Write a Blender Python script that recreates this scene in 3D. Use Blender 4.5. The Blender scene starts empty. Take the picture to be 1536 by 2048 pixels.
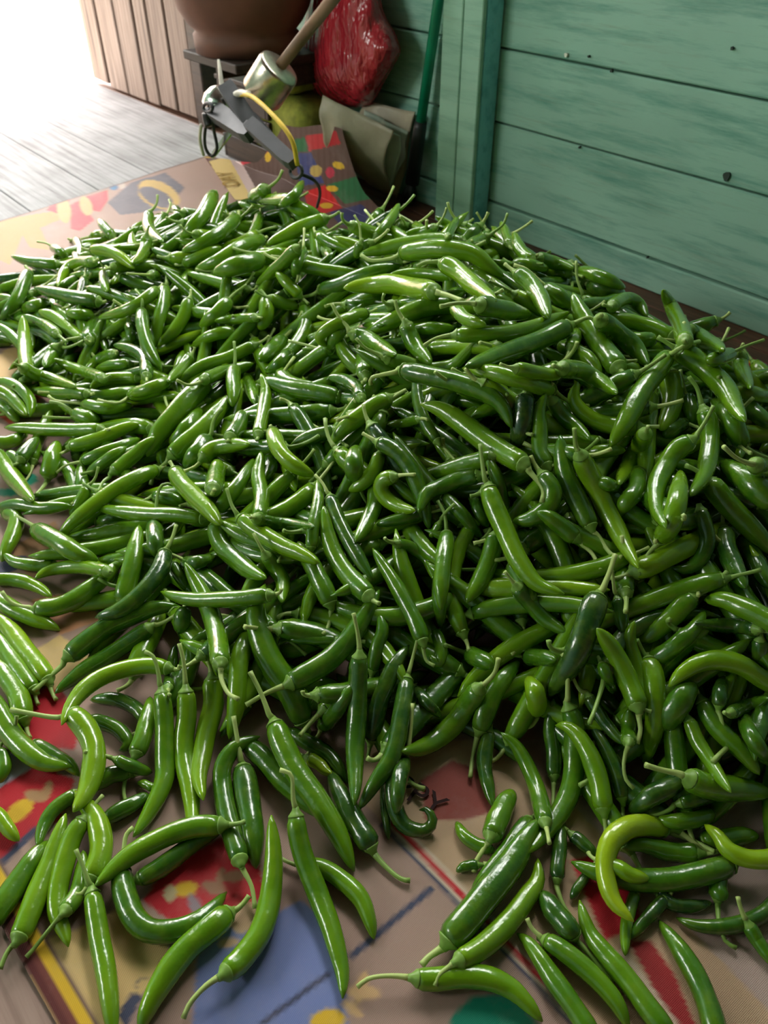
import bpy, bmesh, math, random
import numpy as np
from mathutils import Vector, Matrix, noise

# ---------------------------------------------------------------- camera, light, exposure
sc = bpy.context.scene
F, TH, CH = 1600.0, math.radians(39.5), 0.55          # focal length in pixels (1536x2048), pitch, height
cam_d = bpy.data.cameras.new('camera')
cam_d.lens = F / 2048 * 36; cam_d.sensor_width = 36; cam_d.clip_start = .02
cam_d.dof.use_dof = True; cam_d.dof.focus_distance = .62; cam_d.dof.aperture_fstop = 13
cam = bpy.data.objects.new('camera', cam_d); sc.collection.objects.link(cam)
cam.location = (0, 0, CH); cam.rotation_euler = (math.pi/2 - TH, 0, 0)
sc.camera = cam
vs = sc.view_settings
vs.view_transform = 'Standard'; vs.look = 'None'; vs.gamma = 1; vs.use_curve_mapping = False
vs.exposure = 0.42

world = bpy.data.worlds.new('sky'); sc.world = world; world.use_nodes = True
bg = world.node_tree.nodes['Background']
bg.inputs[0].default_value = (1, .985, .95, 1); bg.inputs[1].default_value = 17

# room frame: a = distance along the teal wall towards the doorway, n = distance from it into the room
W0 = np.array([.275, 1.418]); WD = np.array([-.64018, .76822]); WN = np.array([-.76822, -.64018])
def room(a, n, z=0.0):
    p = W0 + WD*a + WN*n
    return Vector((p[0], p[1], z))
ROOM_ROT = math.atan2(WD[1], WD[0])                     # local x = along the wall, local y = WN side
def portal(name, loc, target, sx, sy):
    d = bpy.data.lights.new(name, 'AREA'); d.shape = 'RECTANGLE'; d.size = sx; d.size_y = sy; d.cycles.is_portal = True
    o = bpy.data.objects.new(name, d); sc.collection.objects.link(o)
    o.location = loc; o.rotation_euler = (Vector(target)-Vector(loc)).to_track_quat('-Z', 'Y').to_euler()
DOOR_A = 1.74                                           # the back wall with the doorway
# portals steer the sky light through the openings of the room
portal('doorway_daylight', room(DOOR_A+.015, .43, .98), room(DOOR_A-2, .43, .98), .84, 1.95)
portal('window_daylight', room(.55, -.01, 1.3), room(.55, 1, 1.3), 1.6, .6)
portal('added_side_opening_daylight', room(1.1, 3.11, 1.5), room(1.1, 1, 1.5), 1.1, .5)  # unseen side opening, added to brighten the teal wall
sun = bpy.data.lights.new('sun', 'SUN'); sun.energy = 3.0; sun.angle = .05
so = bpy.data.objects.new('sun', sun); sc.collection.objects.link(so)
so.rotation_euler = (Vector(room(3, 1, -3))-Vector(room(1.6, 1, 0))).to_track_quat('-Z', 'Y').to_euler()

# ---------------------------------------------------------------- helpers
CT, ST = math.cos(TH), math.sin(TH)
CAM = np.array([0, 0, CH])
def ray(px, py):
    u = (px-768)/F; v = (py-1024)/F
    return np.array([u, CT - v*ST, -ST - v*CT])
def ground(px, py, z=0.0):
    d = ray(px, py); return Vector(CAM + d*((z-CH)/d[2]))
def on_wall(px, py, off=0.0):
    d = ray(px, py); return Vector(CAM + d*((W0@WN + off)/(d[:2]@WN)))
def at_t(px, py, t): return Vector(CAM + ray(px, py)*t)
def project(P):
    P = np.asarray(P) - CAM
    f = P[..., 1]*CT - P[..., 2]*ST; up = P[..., 1]*ST + P[..., 2]*CT
    return 768 + F*P[..., 0]/f, 1024 - F*up/f
def lin(r, g, b): return tuple(((x/255)/12.92 if x/255 <= .04045 else ((x/255+.055)/1.055)**2.4) for x in (r, g, b))
def tagt(o, label, cat, group=None):
    o['label'] = label; o['category'] = cat
    if group: o['group'] = group
    return o
def struct(o): o['kind'] = 'structure'; return o

def mesh_obj(name, verts, faces, mats, parent=None, smooth=True, loc=None, colors=None, fmat=None):
    me = bpy.data.meshes.new(name)
    V = np.asarray(verts, float)
    if loc is not None: V = V - np.asarray(loc)
    me.from_pydata(V.tolist(), [], [list(map(int, f)) for f in faces])
    for m in (mats if isinstance(mats, (list, tuple)) else [mats]): me.materials.append(m)
    me.polygons.foreach_set('use_smooth', [smooth]*len(me.polygons))
    if fmat is not None: me.polygons.foreach_set('material_index', np.asarray(fmat, np.int32))
    if colors is not None:
        at = me.color_attributes.new('tint', 'FLOAT_COLOR', 'POINT')
        C = np.ones((len(V), 4), np.float32); C[:, :3] = colors
        at.data.foreach_set('color', C.ravel())
    me.update()
    o = bpy.data.objects.new(name, me); sc.collection.objects.link(o)
    if loc is not None and parent is None: o.location = loc
    if parent is not None: o.parent = parent
    return o
def empty(name, loc):
    o = bpy.data.objects.new(name, None); sc.collection.objects.link(o); o.location = loc; o.empty_display_size = .05
    return o
def frames(P):
    P = np.asarray(P, float); n = len(P)
    T = np.gradient(P, axis=0); T /= np.linalg.norm(T, axis=1, keepdims=True)+1e-12
    a = np.array([0, 0, 1.]) if abs(T[0][2]) < .9 else np.array([1., 0, 0])
    N = np.zeros_like(P); N[0] = a - T[0]*(a@T[0]); N[0] /= np.linalg.norm(N[0])
    for i in range(1, n):
        v = N[i-1] - T[i]*(N[i-1]@T[i]); N[i] = v/(np.linalg.norm(v)+1e-12)
    return T, N, np.cross(T, N)
def tube(P, R, seg=10, caps=True, jitter=None):
    P = np.asarray(P, float); R = np.asarray(R, float)*np.ones(len(P)); n = len(P)
    T, N, B = frames(P)
    an = np.arange(seg)/seg*2*np.pi
    rr = R[:, None]*(np.ones((n, seg)) if jitter is None else jitter)
    V = P[:, None, :] + rr[..., None]*(np.cos(an)[None, :, None]*N[:, None, :] + np.sin(an)[None, :, None]*B[:, None, :])
    V = V.reshape(-1, 3)
    i = np.arange(n-1)[:, None]*seg; j = np.arange(seg)[None, :]; k = (j+1) % seg
    Q = np.stack([i+j, i+k, i+seg+k, i+seg+j], -1).reshape(-1, 4)
    faces = Q.tolist()
    if caps:
        faces.append(list(range(seg-1, -1, -1))); faces.append(list(range((n-1)*seg, n*seg)))
    return V, faces
def crom(pts, n):
    pts = np.asarray(pts, float)
    if len(pts) == 2: return pts[0] + (pts[1]-pts[0])*np.linspace(0, 1, n)[:, None]
    p = np.vstack([2*pts[0]-pts[1], pts, 2*pts[-1]-pts[-2]])
    out = []
    for i in range(1, len(p)-2):
        t = np.linspace(0, 1, 12, endpoint=False)[:, None]
        a, b, c, d = p[i-1], p[i], p[i+1], p[i+2]
        out.append(.5*((2*b)+(c-a)*t+(2*a-5*b+4*c-d)*t**2+(-a+3*b-3*c+d)*t**3))
    out = np.vstack(out+[p[-2][None]])
    s = np.r_[0, np.cumsum(np.linalg.norm(np.diff(out, axis=0), axis=1))]
    q = np.linspace(0, s[-1], n)
    return np.stack([np.interp(q, s, out[:, k]) for k in range(out.shape[1])], 1)
def box_mesh(c0, c1, bevel=.003):
    """axis box with bevelled edges -> verts, faces"""
    bm = bmesh.new(); bmesh.ops.create_cube(bm, size=1)
    c0, c1 = np.minimum(c0, c1), np.maximum(c0, c1)
    for v in bm.verts:
        v.co = Vector([(c0[k]+c1[k])/2 + v.co[k]*(c1[k]-c0[k]) for k in range(3)])
    if bevel: bmesh.ops.bevel(bm, geom=bm.edges[:], offset=min(bevel, .45*float(np.min(c1-c0))), segments=1, affect='EDGES')
    V = [v.co[:] for v in bm.verts]; Fc = [[v.index for v in f.verts] for f in bm.faces]
    bm.verts.index_update(); Fc = [[v.index for v in f.verts] for f in bm.faces]; bm.free()
    return np.array(V), Fc
def room_box(name, a0, a1, n0, n1, z0, z1, mat, parent=None, bevel=.003):
    V, Fc = box_mesh(np.array([a0, n0, z0]), np.array([a1, n1, z1]), bevel)
    W = np.stack([W0[0]+WD[0]*V[:, 0]+WN[0]*V[:, 1], W0[1]+WD[1]*V[:, 0]+WN[1]*V[:, 1], V[:, 2]], 1)
    # (a, n, z) is left-handed here, so turn the faces round
    hand = np.cross(np.r_[WD, 0], np.r_[WN, 0])[2]
    if hand < 0: Fc = [f[::-1] for f in Fc]
    c = W.mean(0)
    o = mesh_obj(name, W, Fc, mat, None, False, c)
    if parent is not None:
        o.parent = parent; o.location = Vector(c) - parent.location
    return o

# ---------------------------------------------------------------- materials
def mat_new(name):
    m = bpy.data.materials.new(name); m.use_nodes = True
    nt = m.node_tree; b = nt.nodes['Principled BSDF']
    return m, nt, b
def nd(nt, typ, **kw):
    n = nt.nodes.new(typ)
    for k, v in kw.items(): setattr(n, k, v)
    return n
def ramp(nt, fac, stops):
    r = nd(nt, 'ShaderNodeValToRGB'); e = r.color_ramp.elements
    while len(e) < len(stops): e.new(.5)
    for el, (p, c) in zip(e, stops): el.position = p; el.color = (*c, 1) if len(c) == 3 else c
    nt.links.new(fac, r.inputs[0]); return r.outputs[0]
def texco(nt, scale=(1, 1, 1), rot=(0, 0, 0), kind='Object'):
    t = nd(nt, 'ShaderNodeTexCoord'); m = nd(nt, 'ShaderNodeMapping')
    m.inputs['Scale'].default_value = scale; m.inputs['Rotation'].default_value = rot
    nt.links.new(t.outputs[kind], m.inputs[0]); return m.outputs[0]
def worldco(nt, scale=(1, 1, 1), rotz=0):
    g = nd(nt, 'ShaderNodeNewGeometry'); r = nd(nt, 'ShaderNodeVectorRotate', rotation_type='Z_AXIS')
    r.inputs['Angle'].default_value = rotz; nt.links.new(g.outputs['Position'], r.inputs['Vector'])
    m = nd(nt, 'ShaderNodeMapping'); m.inputs['Scale'].default_value = scale
    nt.links.new(r.outputs[0], m.inputs[0]); return m.outputs[0]
def noise_n(nt, vec, scale, detail=4, rough=.55):
    n = nd(nt, 'ShaderNodeTexNoise'); n.inputs['Scale'].default_value = scale
    n.inputs['Detail'].default_value = detail; n.inputs['Roughness'].default_value = rough
    nt.links.new(vec, n.inputs['Vector']); return n.outputs['Fac']
def bump(nt, b, h, strength, dist):
    n = nd(nt, 'ShaderNodeBump'); n.inputs['Strength'].default_value = strength; n.inputs['Distance'].default_value = dist
    nt.links.new(h, n.inputs['Height']); nt.links.new(n.outputs[0], b.inputs['Normal']); return n
def mixc(nt, fac, a, b, mode='MIX'):
    n = nd(nt, 'ShaderNodeMix', data_type='RGBA', blend_type=mode)
    if isinstance(fac, float): n.inputs[0].default_value = fac
    else: nt.links.new(fac, n.inputs[0])
    for s, v in ((6, a), (7, b)):
        if isinstance(v, tuple): n.inputs[s].default_value = (*v, 1)
        else: nt.links.new(v, n.inputs[s])
    return n.outputs[2]
def simple(name, col, rough=.5, metal=0, bump_s=0, bump_scale=60, var=.25, spec=.5):
    m, nt, b = mat_new(name)
    v = texco(nt); f = noise_n(nt, v, bump_scale*.35)
    c = ramp(nt, f, [(.3, tuple(x*(1-var) for x in col)), (.7, tuple(min(1, x*(1+var)) for x in col))])
    nt.links.new(c, b.inputs['Base Color'])
    b.inputs['Roughness'].default_value = rough; b.inputs['Metallic'].default_value = metal
    b.inputs['Specular IOR Level'].default_value = spec
    if bump_s: bump(nt, b, noise_n(nt, v, bump_scale), bump_s, .002)
    return m
ROT = -ROOM_ROT                                          # world -> room turn: x runs along the wall
def wood(name, cols, rough=.6, grain=(1.2, 26, 26), bs=.35, spec=.4):
    m, nt, b = mat_new(name)
    v = worldco(nt, grain, ROT)
    f = noise_n(nt, v, 3.2, 6, .62)
    c = ramp(nt, f, [(.28, cols[0]), (.5, cols[1]), (.72, cols[2])])
    f2 = noise_n(nt, worldco(nt, (1, 1, 1), ROT), 7, 3)
    c = mixc(nt, ramp(nt, f2, [(.42, (0, 0, 0)), (.7, (.5, .5, .5))]), c, cols[0])
    nt.links.new(c, b.inputs['Base Color']); b.inputs['Roughness'].default_value = rough
    b.inputs['Specular IOR Level'].default_value = spec
    bump(nt, b, f, bs, .002); return m
M = {}
M['floor_grey'] = wood('floor_grey', [lin(136, 132, 132), lin(178, 176, 178), lin(194, 192, 195)], .85, bs=.15, spec=.15)
M['floor_brown'] = wood('floor_brown', [lin(58, 36, 26), lin(98, 62, 44), lin(124, 80, 58)], .55)
M['floor_tan'] = wood('floor_tan', [lin(118, 92, 82), lin(160, 132, 120), lin(178, 150, 138)], .55)
M['door_wood'] = None
def door_wood():
    m, nt, b = mat_new('door_wood')
    f = noise_n(nt, worldco(nt, (38, 38, 1.6), ROT), 2.2, 6, .65)
    c = ramp(nt, f, [(.25, lin(60, 46, 38)), (.48, lin(112, 92, 80)), (.75, lin(142, 122, 110))])
    nt.links.new(c, b.inputs['Base Color']); b.inputs['Roughness'].default_value = .7
    bump(nt, b, f, .5, .003); return m
M['door_wood'] = door_wood()
def teal(name, base, dark, worn):
    m, nt, b = mat_new(name)
    v = worldco(nt, (1.5, 14, 14), ROT)
    f = noise_n(nt, v, 3.0, 7, .68); g = noise_n(nt, worldco(nt, (1, 1, 1), ROT), 3.5, 5)
    st = noise_n(nt, worldco(nt, (4, 60, 60), ROT), 2.5, 5, .7)
    c = ramp(nt, g, [(.3, tuple(x*.86 for x in base)), (.7, tuple(x*1.1 for x in base))])
    c = mixc(nt, ramp(nt, f, [(.47, (0, 0, 0)), (.66, (.78, .78, .78))]), c, dark)
    c = mixc(nt, ramp(nt, st, [(.56, (0, 0, 0)), (.74, (.45, .45, .45))]), c, worn)
    nt.links.new(c, b.inputs['Base Color']); b.inputs['Roughness'].default_value = .5
    b.inputs['Specular IOR Level'].default_value = .35
    bump(nt, b, st, .25, .0015); return m
M['teal'] = teal('teal_paint', lin(150, 192, 172), lin(84, 142, 126), lin(134, 150, 128))
M['teal_post'] = teal('teal_post_paint', lin(160, 202, 178), lin(118, 164, 142), lin(162, 178, 150))
M['teal_blue'] = teal('teal_blue_paint', lin(136, 212, 222), lin(92, 168, 182), lin(150, 192, 192))
M['plaster'] = simple('plaster', lin(200, 205, 196), .8)
M['dark_wood'] = wood('dark_wood', [lin(28, 20, 15), lin(52, 38, 29), lin(70, 52, 40)], .6)

def chilli_mat():
    m, nt, b = mat_new('chilli_skin')
    a = nd(nt, 'ShaderNodeVertexColor', layer_name='tint')
    v = texco(nt)
    f = noise_n(nt, v, 90, 3)
    c = mixc(nt, ramp(nt, f, [(.42, (0, 0, 0)), (.75, (.28, .28, .28))]), a.outputs[0], (.24, .36, .02))
    nt.links.new(c, b.inputs['Base Color'])
    b.inputs['Roughness'].default_value = .22; b.inputs['Specular IOR Level'].default_value = .6
    b.inputs['Coat Weight'].default_value = .4; b.inputs['Coat Roughness'].default_value = .1
    g = noise_n(nt, v, 95, 3, .5)
    bump(nt, b, g, .24, .004)
    return m
M['chilli'] = chilli_mat()
def tint_mat(name, rough, spec=.4):
    m, nt, b = mat_new(name)
    a = nd(nt, 'ShaderNodeVertexColor', layer_name='tint')
    nt.links.new(a.outputs[0], b.inputs['Base Color']); b.inputs['Roughness'].default_value = rough
    b.inputs['Specular IOR Level'].default_value = spec
    return m
M['stem'] = tint_mat('chilli_stem', .4, .4)
# ---------------------------------------------------------------- the room
A0, A1, N1, ZC = -2.3, DOOR_A, 3.1, 2.4
def multi_box(name, boxes, mat):
    Vs, Fs, k = [], [], 0
    for a0, a1, n0, n1, z0, z1 in boxes:
        V, Fc = box_mesh(np.array([a0, n0, z0]), np.array([a1, n1, z1]), 0)
        W = np.stack([W0[0]+WD[0]*V[:, 0]+WN[0]*V[:, 1], W0[1]+WD[1]*V[:, 0]+WN[1]*V[:, 1], V[:, 2]], 1)
        Vs.append(W); Fs += [[i+k for i in f] for f in Fc]; k += len(W)
    o = mesh_obj(name, np.vstack(Vs), Fs, mat, None, False, np.vstack(Vs).mean(0)); struct(o); return o
floor = multi_box('floor', [(A0, A1+.05, -.02, N1, -.06, -.022)], M['dark_wood'])
edges = [-.015, .045, .182, .335, .470, .630] + [.630+.152*i for i in range(1, 17)]
for i in range(len(edges)-1):
    n0, n1 = edges[i], edges[i+1]
    mt = M['floor_brown'] if n1 < .05 else (M['floor_grey'] if n1 < 1.0 else M['floor_tan'])
    if i == 1:
        room_box('floorboard', A0+.01, .79, n0+.0012, n1-.0012, -.0215, 0, M['floor_brown'], floor, .0015)
        room_box('floorboard', .792, A1+.05, n0+.0012, n1-.0012, -.0215, 0, M['floor_grey'], floor, .0015); continue
    room_box('floorboard', A0+.01, A1+.05, n0+.0012, min(n1, N1)-.0012, -.0215, 0, mt, floor, .0015)
# teal plank wall on the right with a window above the picture
WA0, WA1, WZ0, WZ1 = -.3, 1.4, .95, 1.65
wall_r = multi_box('wall_right', [(A0, A1, -.034, -.0215, 0, WZ0), (A0, A1, -.034, -.0215, WZ1, ZC), (A0, WA0, -.034, -.0215, WZ0, WZ1), (WA1, A1, -.034, -.0215, WZ0, WZ1)], M['teal'])
zs = [0, .0505, .186, .2995, .428, .56, .69, .82, .95]
rnd = random.Random(4)
for i in range(len(zs)-1):
    off = rnd.uniform(-.004, .0); off = 0 if i == 0 else off
    room_box('plank', A0, A1-.002, -.021+off, 0+off, zs[i]+(.0008 if i else 0), zs[i+1]-.0022, M['teal'], wall_r, .0022)
for k in range(8):
    z = WZ0+k*.0875
    for a0, a1 in ((A0, WA0), (WA1, A1-.002)): room_box('plank', a0, a1, -.021, 0, z+.001, z+.0865, M['teal'], wall_r, .002)
room_box('plank', A0, A1-.002, -.021, 0, WZ1+.001, ZC-.001, M['teal'], wall_r, .002)
win = multi_box('window_1', [(WA0, WA1, -.03, .02, WZ0, WZ0+.05), (WA0, WA1, -.03, .02, WZ1-.05, WZ1), (WA0, WA0+.05, -.03, .02, WZ0+.05, WZ1-.05), (WA1-.05, WA1, -.03, .02, WZ0+.05, WZ1-.05), (.53, .57, -.03, .02, WZ0+.05, WZ1-.05)], M['teal_post'])
def wall_disc(name, x, y, r, mat, ry=1.0):
    c = on_wall(x, y, .0012); V, Fc = [], []
    for k in range(14):
        t = 2*math.pi*k/14; q = r*(1+.15*math.sin(3*t+x))
        V.append((WD[0]*q*math.cos(t), WD[1]*q*math.cos(t), ry*q*math.sin(t)))
    V += [(v[0]-WN[0]*.004, v[1]-WN[1]*.004, v[2]) for v in V]
    Fc = [list(range(14))[::-1]]+[[k, (k+1) % 14, 14+(k+1) % 14, 14+k] for k in range(14)]
    o = mesh_obj(name, V, Fc, mat, wall_r, False); o.location = c-wall_r.location; return o
M['knot'] = simple('knot_wood', lin(44, 58, 50), .7); M['light_spot'] = simple('pale_light_spot', lin(235, 230, 215), .4)
for x, y, r in ((1452, 353, .005), (1158, 295, .0016), (1463, 97, .0018), (1176, 113, .0014), (1222, 142, .002), (1294, 515, .0016)): wall_disc('knot', x, y, r, M['knot'], 1.2)
wall_disc('painted_light_spot', 1131, 110, .003, M['light_spot'])  # pale disc paints the daylight shining through a small hole between planks
# the post: two strips side by side, its flank painted bluer
post = struct(empty('trim_1', room(.17, .02, 0)))
for (a0, a1) in ((.127, .1705), (.1725, .2195)):
    room_box('post_strip', a0, a1, .038, .0475, 0, ZC, M['teal_post'], post, .0015)
room_box('post_core', .1262, .2190, .0005, .0375, 0, ZC, M['teal_blue'], post, .0012)
# unpainted plank door folded back against the wall, dark stud beside it
door = struct(empty('door_1', room(1.45, .04, 0)))
px = [1.135, 1.235, 1.252, 1.345, 1.415, 1.43, 1.54, 1.655, 1.672, 1.775]
th = [.030, .016, .026, .030, .016, .028, .031, .016, .030]
for i in range(len(px)-1):
    room_box('door_plank', px[i]+.001, px[i+1]-.001, .014, .014+th[i], .004+rnd.uniform(0, .012), 1.93, M['door_wood'], door, .003)
for z in (.45, 1.4): room_box('door_ledge', 1.15, 1.76, .0465, .062, z, z+.09, M['door_wood'], door, .003)
stud = struct(room_box('trim_2', 1.075, 1.125, .001, .05, 0, ZC, M['dark_wood'], None, .003))
wall_b = multi_box('wall_back', [(A1, A1+.03, .86, N1, 0, ZC), (A1, A1+.03, -.03, .86, 1.96, ZC)], M['teal'])
wall_l = multi_box('wall_left', [(A0, A1+.03, N1, N1+.03, 0, 1.25), (A0, A1+.03, N1, N1+.03, 1.75, ZC), (A0, .55, N1, N1+.03, 1.25, 1.75), (1.65, A1+.03, N1, N1+.03, 1.25, 1.75)], M['teal'])  # opening added in this unseen wall to let light onto the teal wall
wall_f = multi_box('wall_front', [(A0-.03, A0, -.03, N1+.03, 0, ZC)], M['floor_brown'])
ceil = multi_box('ceiling', [(A0-.03, A1+1.3, -.25, N1+.3, ZC, ZC+.03)], M['dark_wood'])  # carried on past the doorway as an added overhang against the sky
# outside the doorway
M['sand'] = simple('sand', lin(176, 164, 146), .9)
yard = mesh_obj('yard', [room(A1+.06, -6, -.3)[:], room(A1+.06, 9, -.3)[:], room(14, 9, -.3)[:], room(14, -6, -.3)[:]], [[0, 3, 2, 1]], M['sand'], None, False)
struct(yard)
struct(multi_box('added_sky_blocker', [(8.0, 8.1, -6, 9, -.3, 2.0)], M['floor_tan']))  # unseen wall added across the yard to block low sky from the doorway
sky_shade = multi_box('added_sky_shade', [(A1+1.3, A1+3.0, -.25, N1+.3, 1.92, 1.96)], M['dark_wood'])  # unseen slab added to cut the sky light reaching the doorway floor
M['dry_leaf'] = simple('dry_leaf', lin(196, 186, 130), .7, var=.3)
def bush(center, n, rad, height, label, seed):
    r = random.Random(seed); V, Fc = [], []
    for i in range(n):
        th_ = r.uniform(0, 6.28); rr = rad*math.sqrt(r.random()); z = height*r.random()
        p = np.array(center)+np.array([rr*math.cos(th_), rr*math.sin(th_), z])
        d = np.array([r.gauss(0, 1), r.gauss(0, 1), r.gauss(.3, .7)]); d /= np.linalg.norm(d)
        s = np.cross(d, [0, 0, 1]); s /= np.linalg.norm(s)+1e-9; L = r.uniform(.04, .09); k = len(V)
        V += [p, p+d*L*.5+s*L*.22, p+d*L, p+d*L*.5-s*L*.22]; Fc.append([k, k+1, k+2, k+3])
    st = []
    b = empty('bush', center)
    mesh_obj('foliage', np.array(V)-np.array(center), Fc, M['dry_leaf'], b, False)
    for i in range(5):
        a = r.uniform(0, 6.28)
        v, f = tube([(0, 0, 0), (rad*.3*math.cos(a), rad*.3*math.sin(a), height*.5), (rad*.6*math.cos(a), rad*.6*math.sin(a), height*.9)], [.008, .006, .003], 6)
        mesh_obj('branch', v, f, M['door_wood'], b)
    tagt(b, label, 'bush')
bush(room(5.6, 1.85, -.3)[:], 320, .5, .75, 'sunlit dry bush outside the doorway beside the door', 1)
bush(room(5.9, 3.0, -.3)[:], 320, .55, .8, 'sunlit dry bush further along the yard outside the doorway', 2)

# ---------------------------------------------------------------- printed plastic mats
def inpoly(x, y, poly):
    ins = np.zeros(x.shape, bool); n = len(poly)
    for i in range(n):
        (x1, y1), (x2, y2) = poly[i], poly[(i+1) % n]
        if y1 == y2: continue
        c = ((y1 > y) != (y2 > y)) & (x < (x2-x1)*(y-y1)/(y2-y1)+x1); ins ^= c
    return ins
def band(x, y, p, q, w):
    p, q = np.array(p, float), np.array(q, float); d = q-p; L = np.linalg.norm(d); d /= L
    s = (x-p[0])*d[0]+(y-p[1])*d[1]; o = -(x-p[0])*d[1]+(y-p[1])*d[0]
    return (s > 0) & (s < L) & (np.abs(o) < w)
def oval(x, y, c, rx, ry, ang=0):
    a = math.radians(ang); u = (x-c[0])*math.cos(a)+(y-c[1])*math.sin(a); v = -(x-c[0])*math.sin(a)+(y-c[1])*math.cos(a)
    return (u/rx)**2+(v/ry)**2 < 1
BROWN, TAN, RED, BLUE, GREENM = lin(176, 144, 131), lin(226, 190, 128), lin(198, 30, 44), lin(120, 134, 188), lin(0, 136, 108)
YEL, CREAM, NAVY, MAROON, PINK = lin(226, 182, 40), lin(214, 190, 168), lin(66, 72, 98), lin(92, 34, 32), lin(206, 54, 70)
def print_main(x, y):
    C = np.empty(x.shape+(3,), np.float32); C[:] = BROWN
    def put(m, c): C[m] = c
    P = lambda c, *pts: put(inpoly(x, y, pts), c)
    rp = random.Random(21)                                  # print beyond the picture's edge
    for k in range(46):
        c = (rp.uniform(-900, 2400), rp.uniform(420, 3200)); q = oval(x, y, c, rp.uniform(40, 150), rp.uniform(25, 80), rp.uniform(0, 180))
        put(q & ((x < -30) | (x > 1566) | (y > 2078)), rp.choice([TAN, RED, BLUE, YEL, CREAM, GREENM, NAVY]))
    # nearest part
    P(TAN, (40, 1890), (150, 1860), (240, 1815), (330, 1850), (345, 1935), (250, 2015), (235, 2120), (100, 2120))
    P(RED, (-40, 1600), (70, 1525), (150, 1560), (120, 1640), (40, 1690), (-60, 1760))
    P(lin(196, 192, 210), (-60, 1530), (40, 1500), (80, 1525), (-40, 1600))
    P(RED, (40, 1400), (115, 1365), (160, 1440), (150, 1500), (60, 1490))
    put(band(x, y, (-20, 1748), (75, 1655), 7), NAVY)
    put(oval(x, y, (38, 1622), 34, 17, -38), YEL)
    put(oval(x, y, (72, 1592), 24, 12, 10) | oval(x, y, (94, 1582), 9, 22, 20), lin(186, 142, 100))
    P(RED, (285, 1800), (330, 1740), (440, 1675), (510, 1690), (530, 1790), (440, 1860), (350, 1850))
    put(oval(x, y, (372, 1778), 24, 15, -10), YEL); put(oval(x, y, (340, 1786), 13, 18, 10), lin(200, 180, 140))
    put(oval(x, y, (428, 1776), 26, 12, 20) | oval(x, y, (470, 1752), 24, 12, -10) | oval(x, y, (440, 1758), 9, 24, 15), lin(170, 120, 90))
    put(oval(x, y, (392, 1815), 30, 12, 65), lin(150, 130, 140))
    P(BLUE, (395, 1905), (470, 1835), (540, 1835), (600, 1800), (640, 1830), (690, 1960), (700, 2120), (380, 2120))
    put(oval(x, y, (488, 1835), 26, 34, 30) | oval(x, y, (458, 1885), 22, 10, -10), lin(214, 176, 140))
    put(band(x, y, (520, 2050), (660, 1945), 6), NAVY)
    put(oval(x, y, (295, 1978), 26, 22, 20) ^ oval(x, y, (295, 1978), 23, 19, 20), NAVY)
    P(NAVY, (235, 2030), (262, 1985), (285, 1995), (250, 2060))
    for p, q in (((700, 1915), (865, 1775)), ((790, 1650), (745, 1590))): put(band(x, y, p, q, 7), NAVY)
    put(oval(x, y, (728, 1985), 34, 14, 5) | oval(x, y, (722, 1975), 12, 34, 15) | oval(x, y, (705, 2018), 26, 10, 40), lin(220, 178, 130))
    put(oval(x, y, (655, 2040), 36, 22, -10), YEL)
    P(GREENM, (880, 2120), (905, 2030), (945, 1992), (1020, 1985), (1120, 2100))
    # striped border running across: everything beyond it is the paler field
    d = np.array([315., 330.]); d /= np.linalg.norm(d)
    o = (x-778)*d[1]-(y-1660)*d[0]; s = (x-778)*d[0]+(y-1660)*d[1]
    right = (o > 0) & (s > -150) & (y > 1480)
    C[right] = lin(198, 164, 132)
    C[right & (o > 300)] = lin(186, 160, 150)
    for lo, hi, c in ((-6, 2, NAVY), (2, 10, CREAM), (10, 21, RED), (21, 30, CREAM)): C[(o > lo) & (o < hi) & (s > -20) & (y > 1480)] = c
    P(lin(168, 44, 46), (1255, 1880), (1300, 1880), (1350, 1950), (1420, 2120), (1350, 2120), (1300, 1960))
    put(band(x, y, (1240, 1900), (1370, 2080), 9), CREAM)
    P(lin(150, 70, 60), (840, 1560), (905, 1520), (985, 1550), (1000, 1620), (930, 1640), (850, 1640))
    P(RED, (1140, 1720), (1230, 1700), (1290, 1850), (1210, 1880))
    # along the left side of the heap
    P(TAN, (20, 1330), (120, 1270), (190, 1320), (110, 1380)); P(lin(214, 150, 110), (60, 1200), (170, 1180), (200, 1240), (120, 1270))
    P(lin(178, 134, 96), (20, 1100), (110, 1040), (140, 1110), (60, 1160)); put(oval(x, y, (20, 1130), 40, 14, -20), NAVY)
    put(oval(x, y, (14, 985), 30, 8, 0) | oval(x, y, (62, 958), 14, 12, 0), GREENM)
    P(lin(196, 84, 60), (-40, 800), (40, 745), (90, 790), (20, 850)); P(lin(220, 180, 120), (-40, 730), (30, 690), (60, 730), (-10, 775))
    P(RED, (1440, 740), (1500, 690), (1640, 640), (1640, 780), (1500, 760))
    # far strip beyond the low heap
    P(lin(190, 154, 98), (-60, 470), (0, 440), (60, 430), (112, 422), (120, 440), (80, 455), (100, 500), (60, 495), (45, 470), (20, 530), (0, 520), (-60, 540))
    P(PINK, (92, 420), (108, 405), (140, 400), (120, 428)); P(PINK, (168, 395), (215, 380), (216, 400), (200, 424), (180, 420))
    P(PINK, (140, 410), (160, 400), (188, 440), (160, 462), (142, 458))
    put(oval(x, y, (128, 420), 14, 26, -10) | oval(x, y, (172, 412), 12, 20, -20), lin(206, 168, 112))
    P(lin(104, 100, 112), (215, 405), (262, 365), (330, 345), (370, 375), (330, 420), (240, 430))
    put((oval(x, y, (318, 388), 44, 24, 25) ^ oval(x, y, (312, 396), 38, 18, 25)), lin(214, 176, 96))
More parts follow.
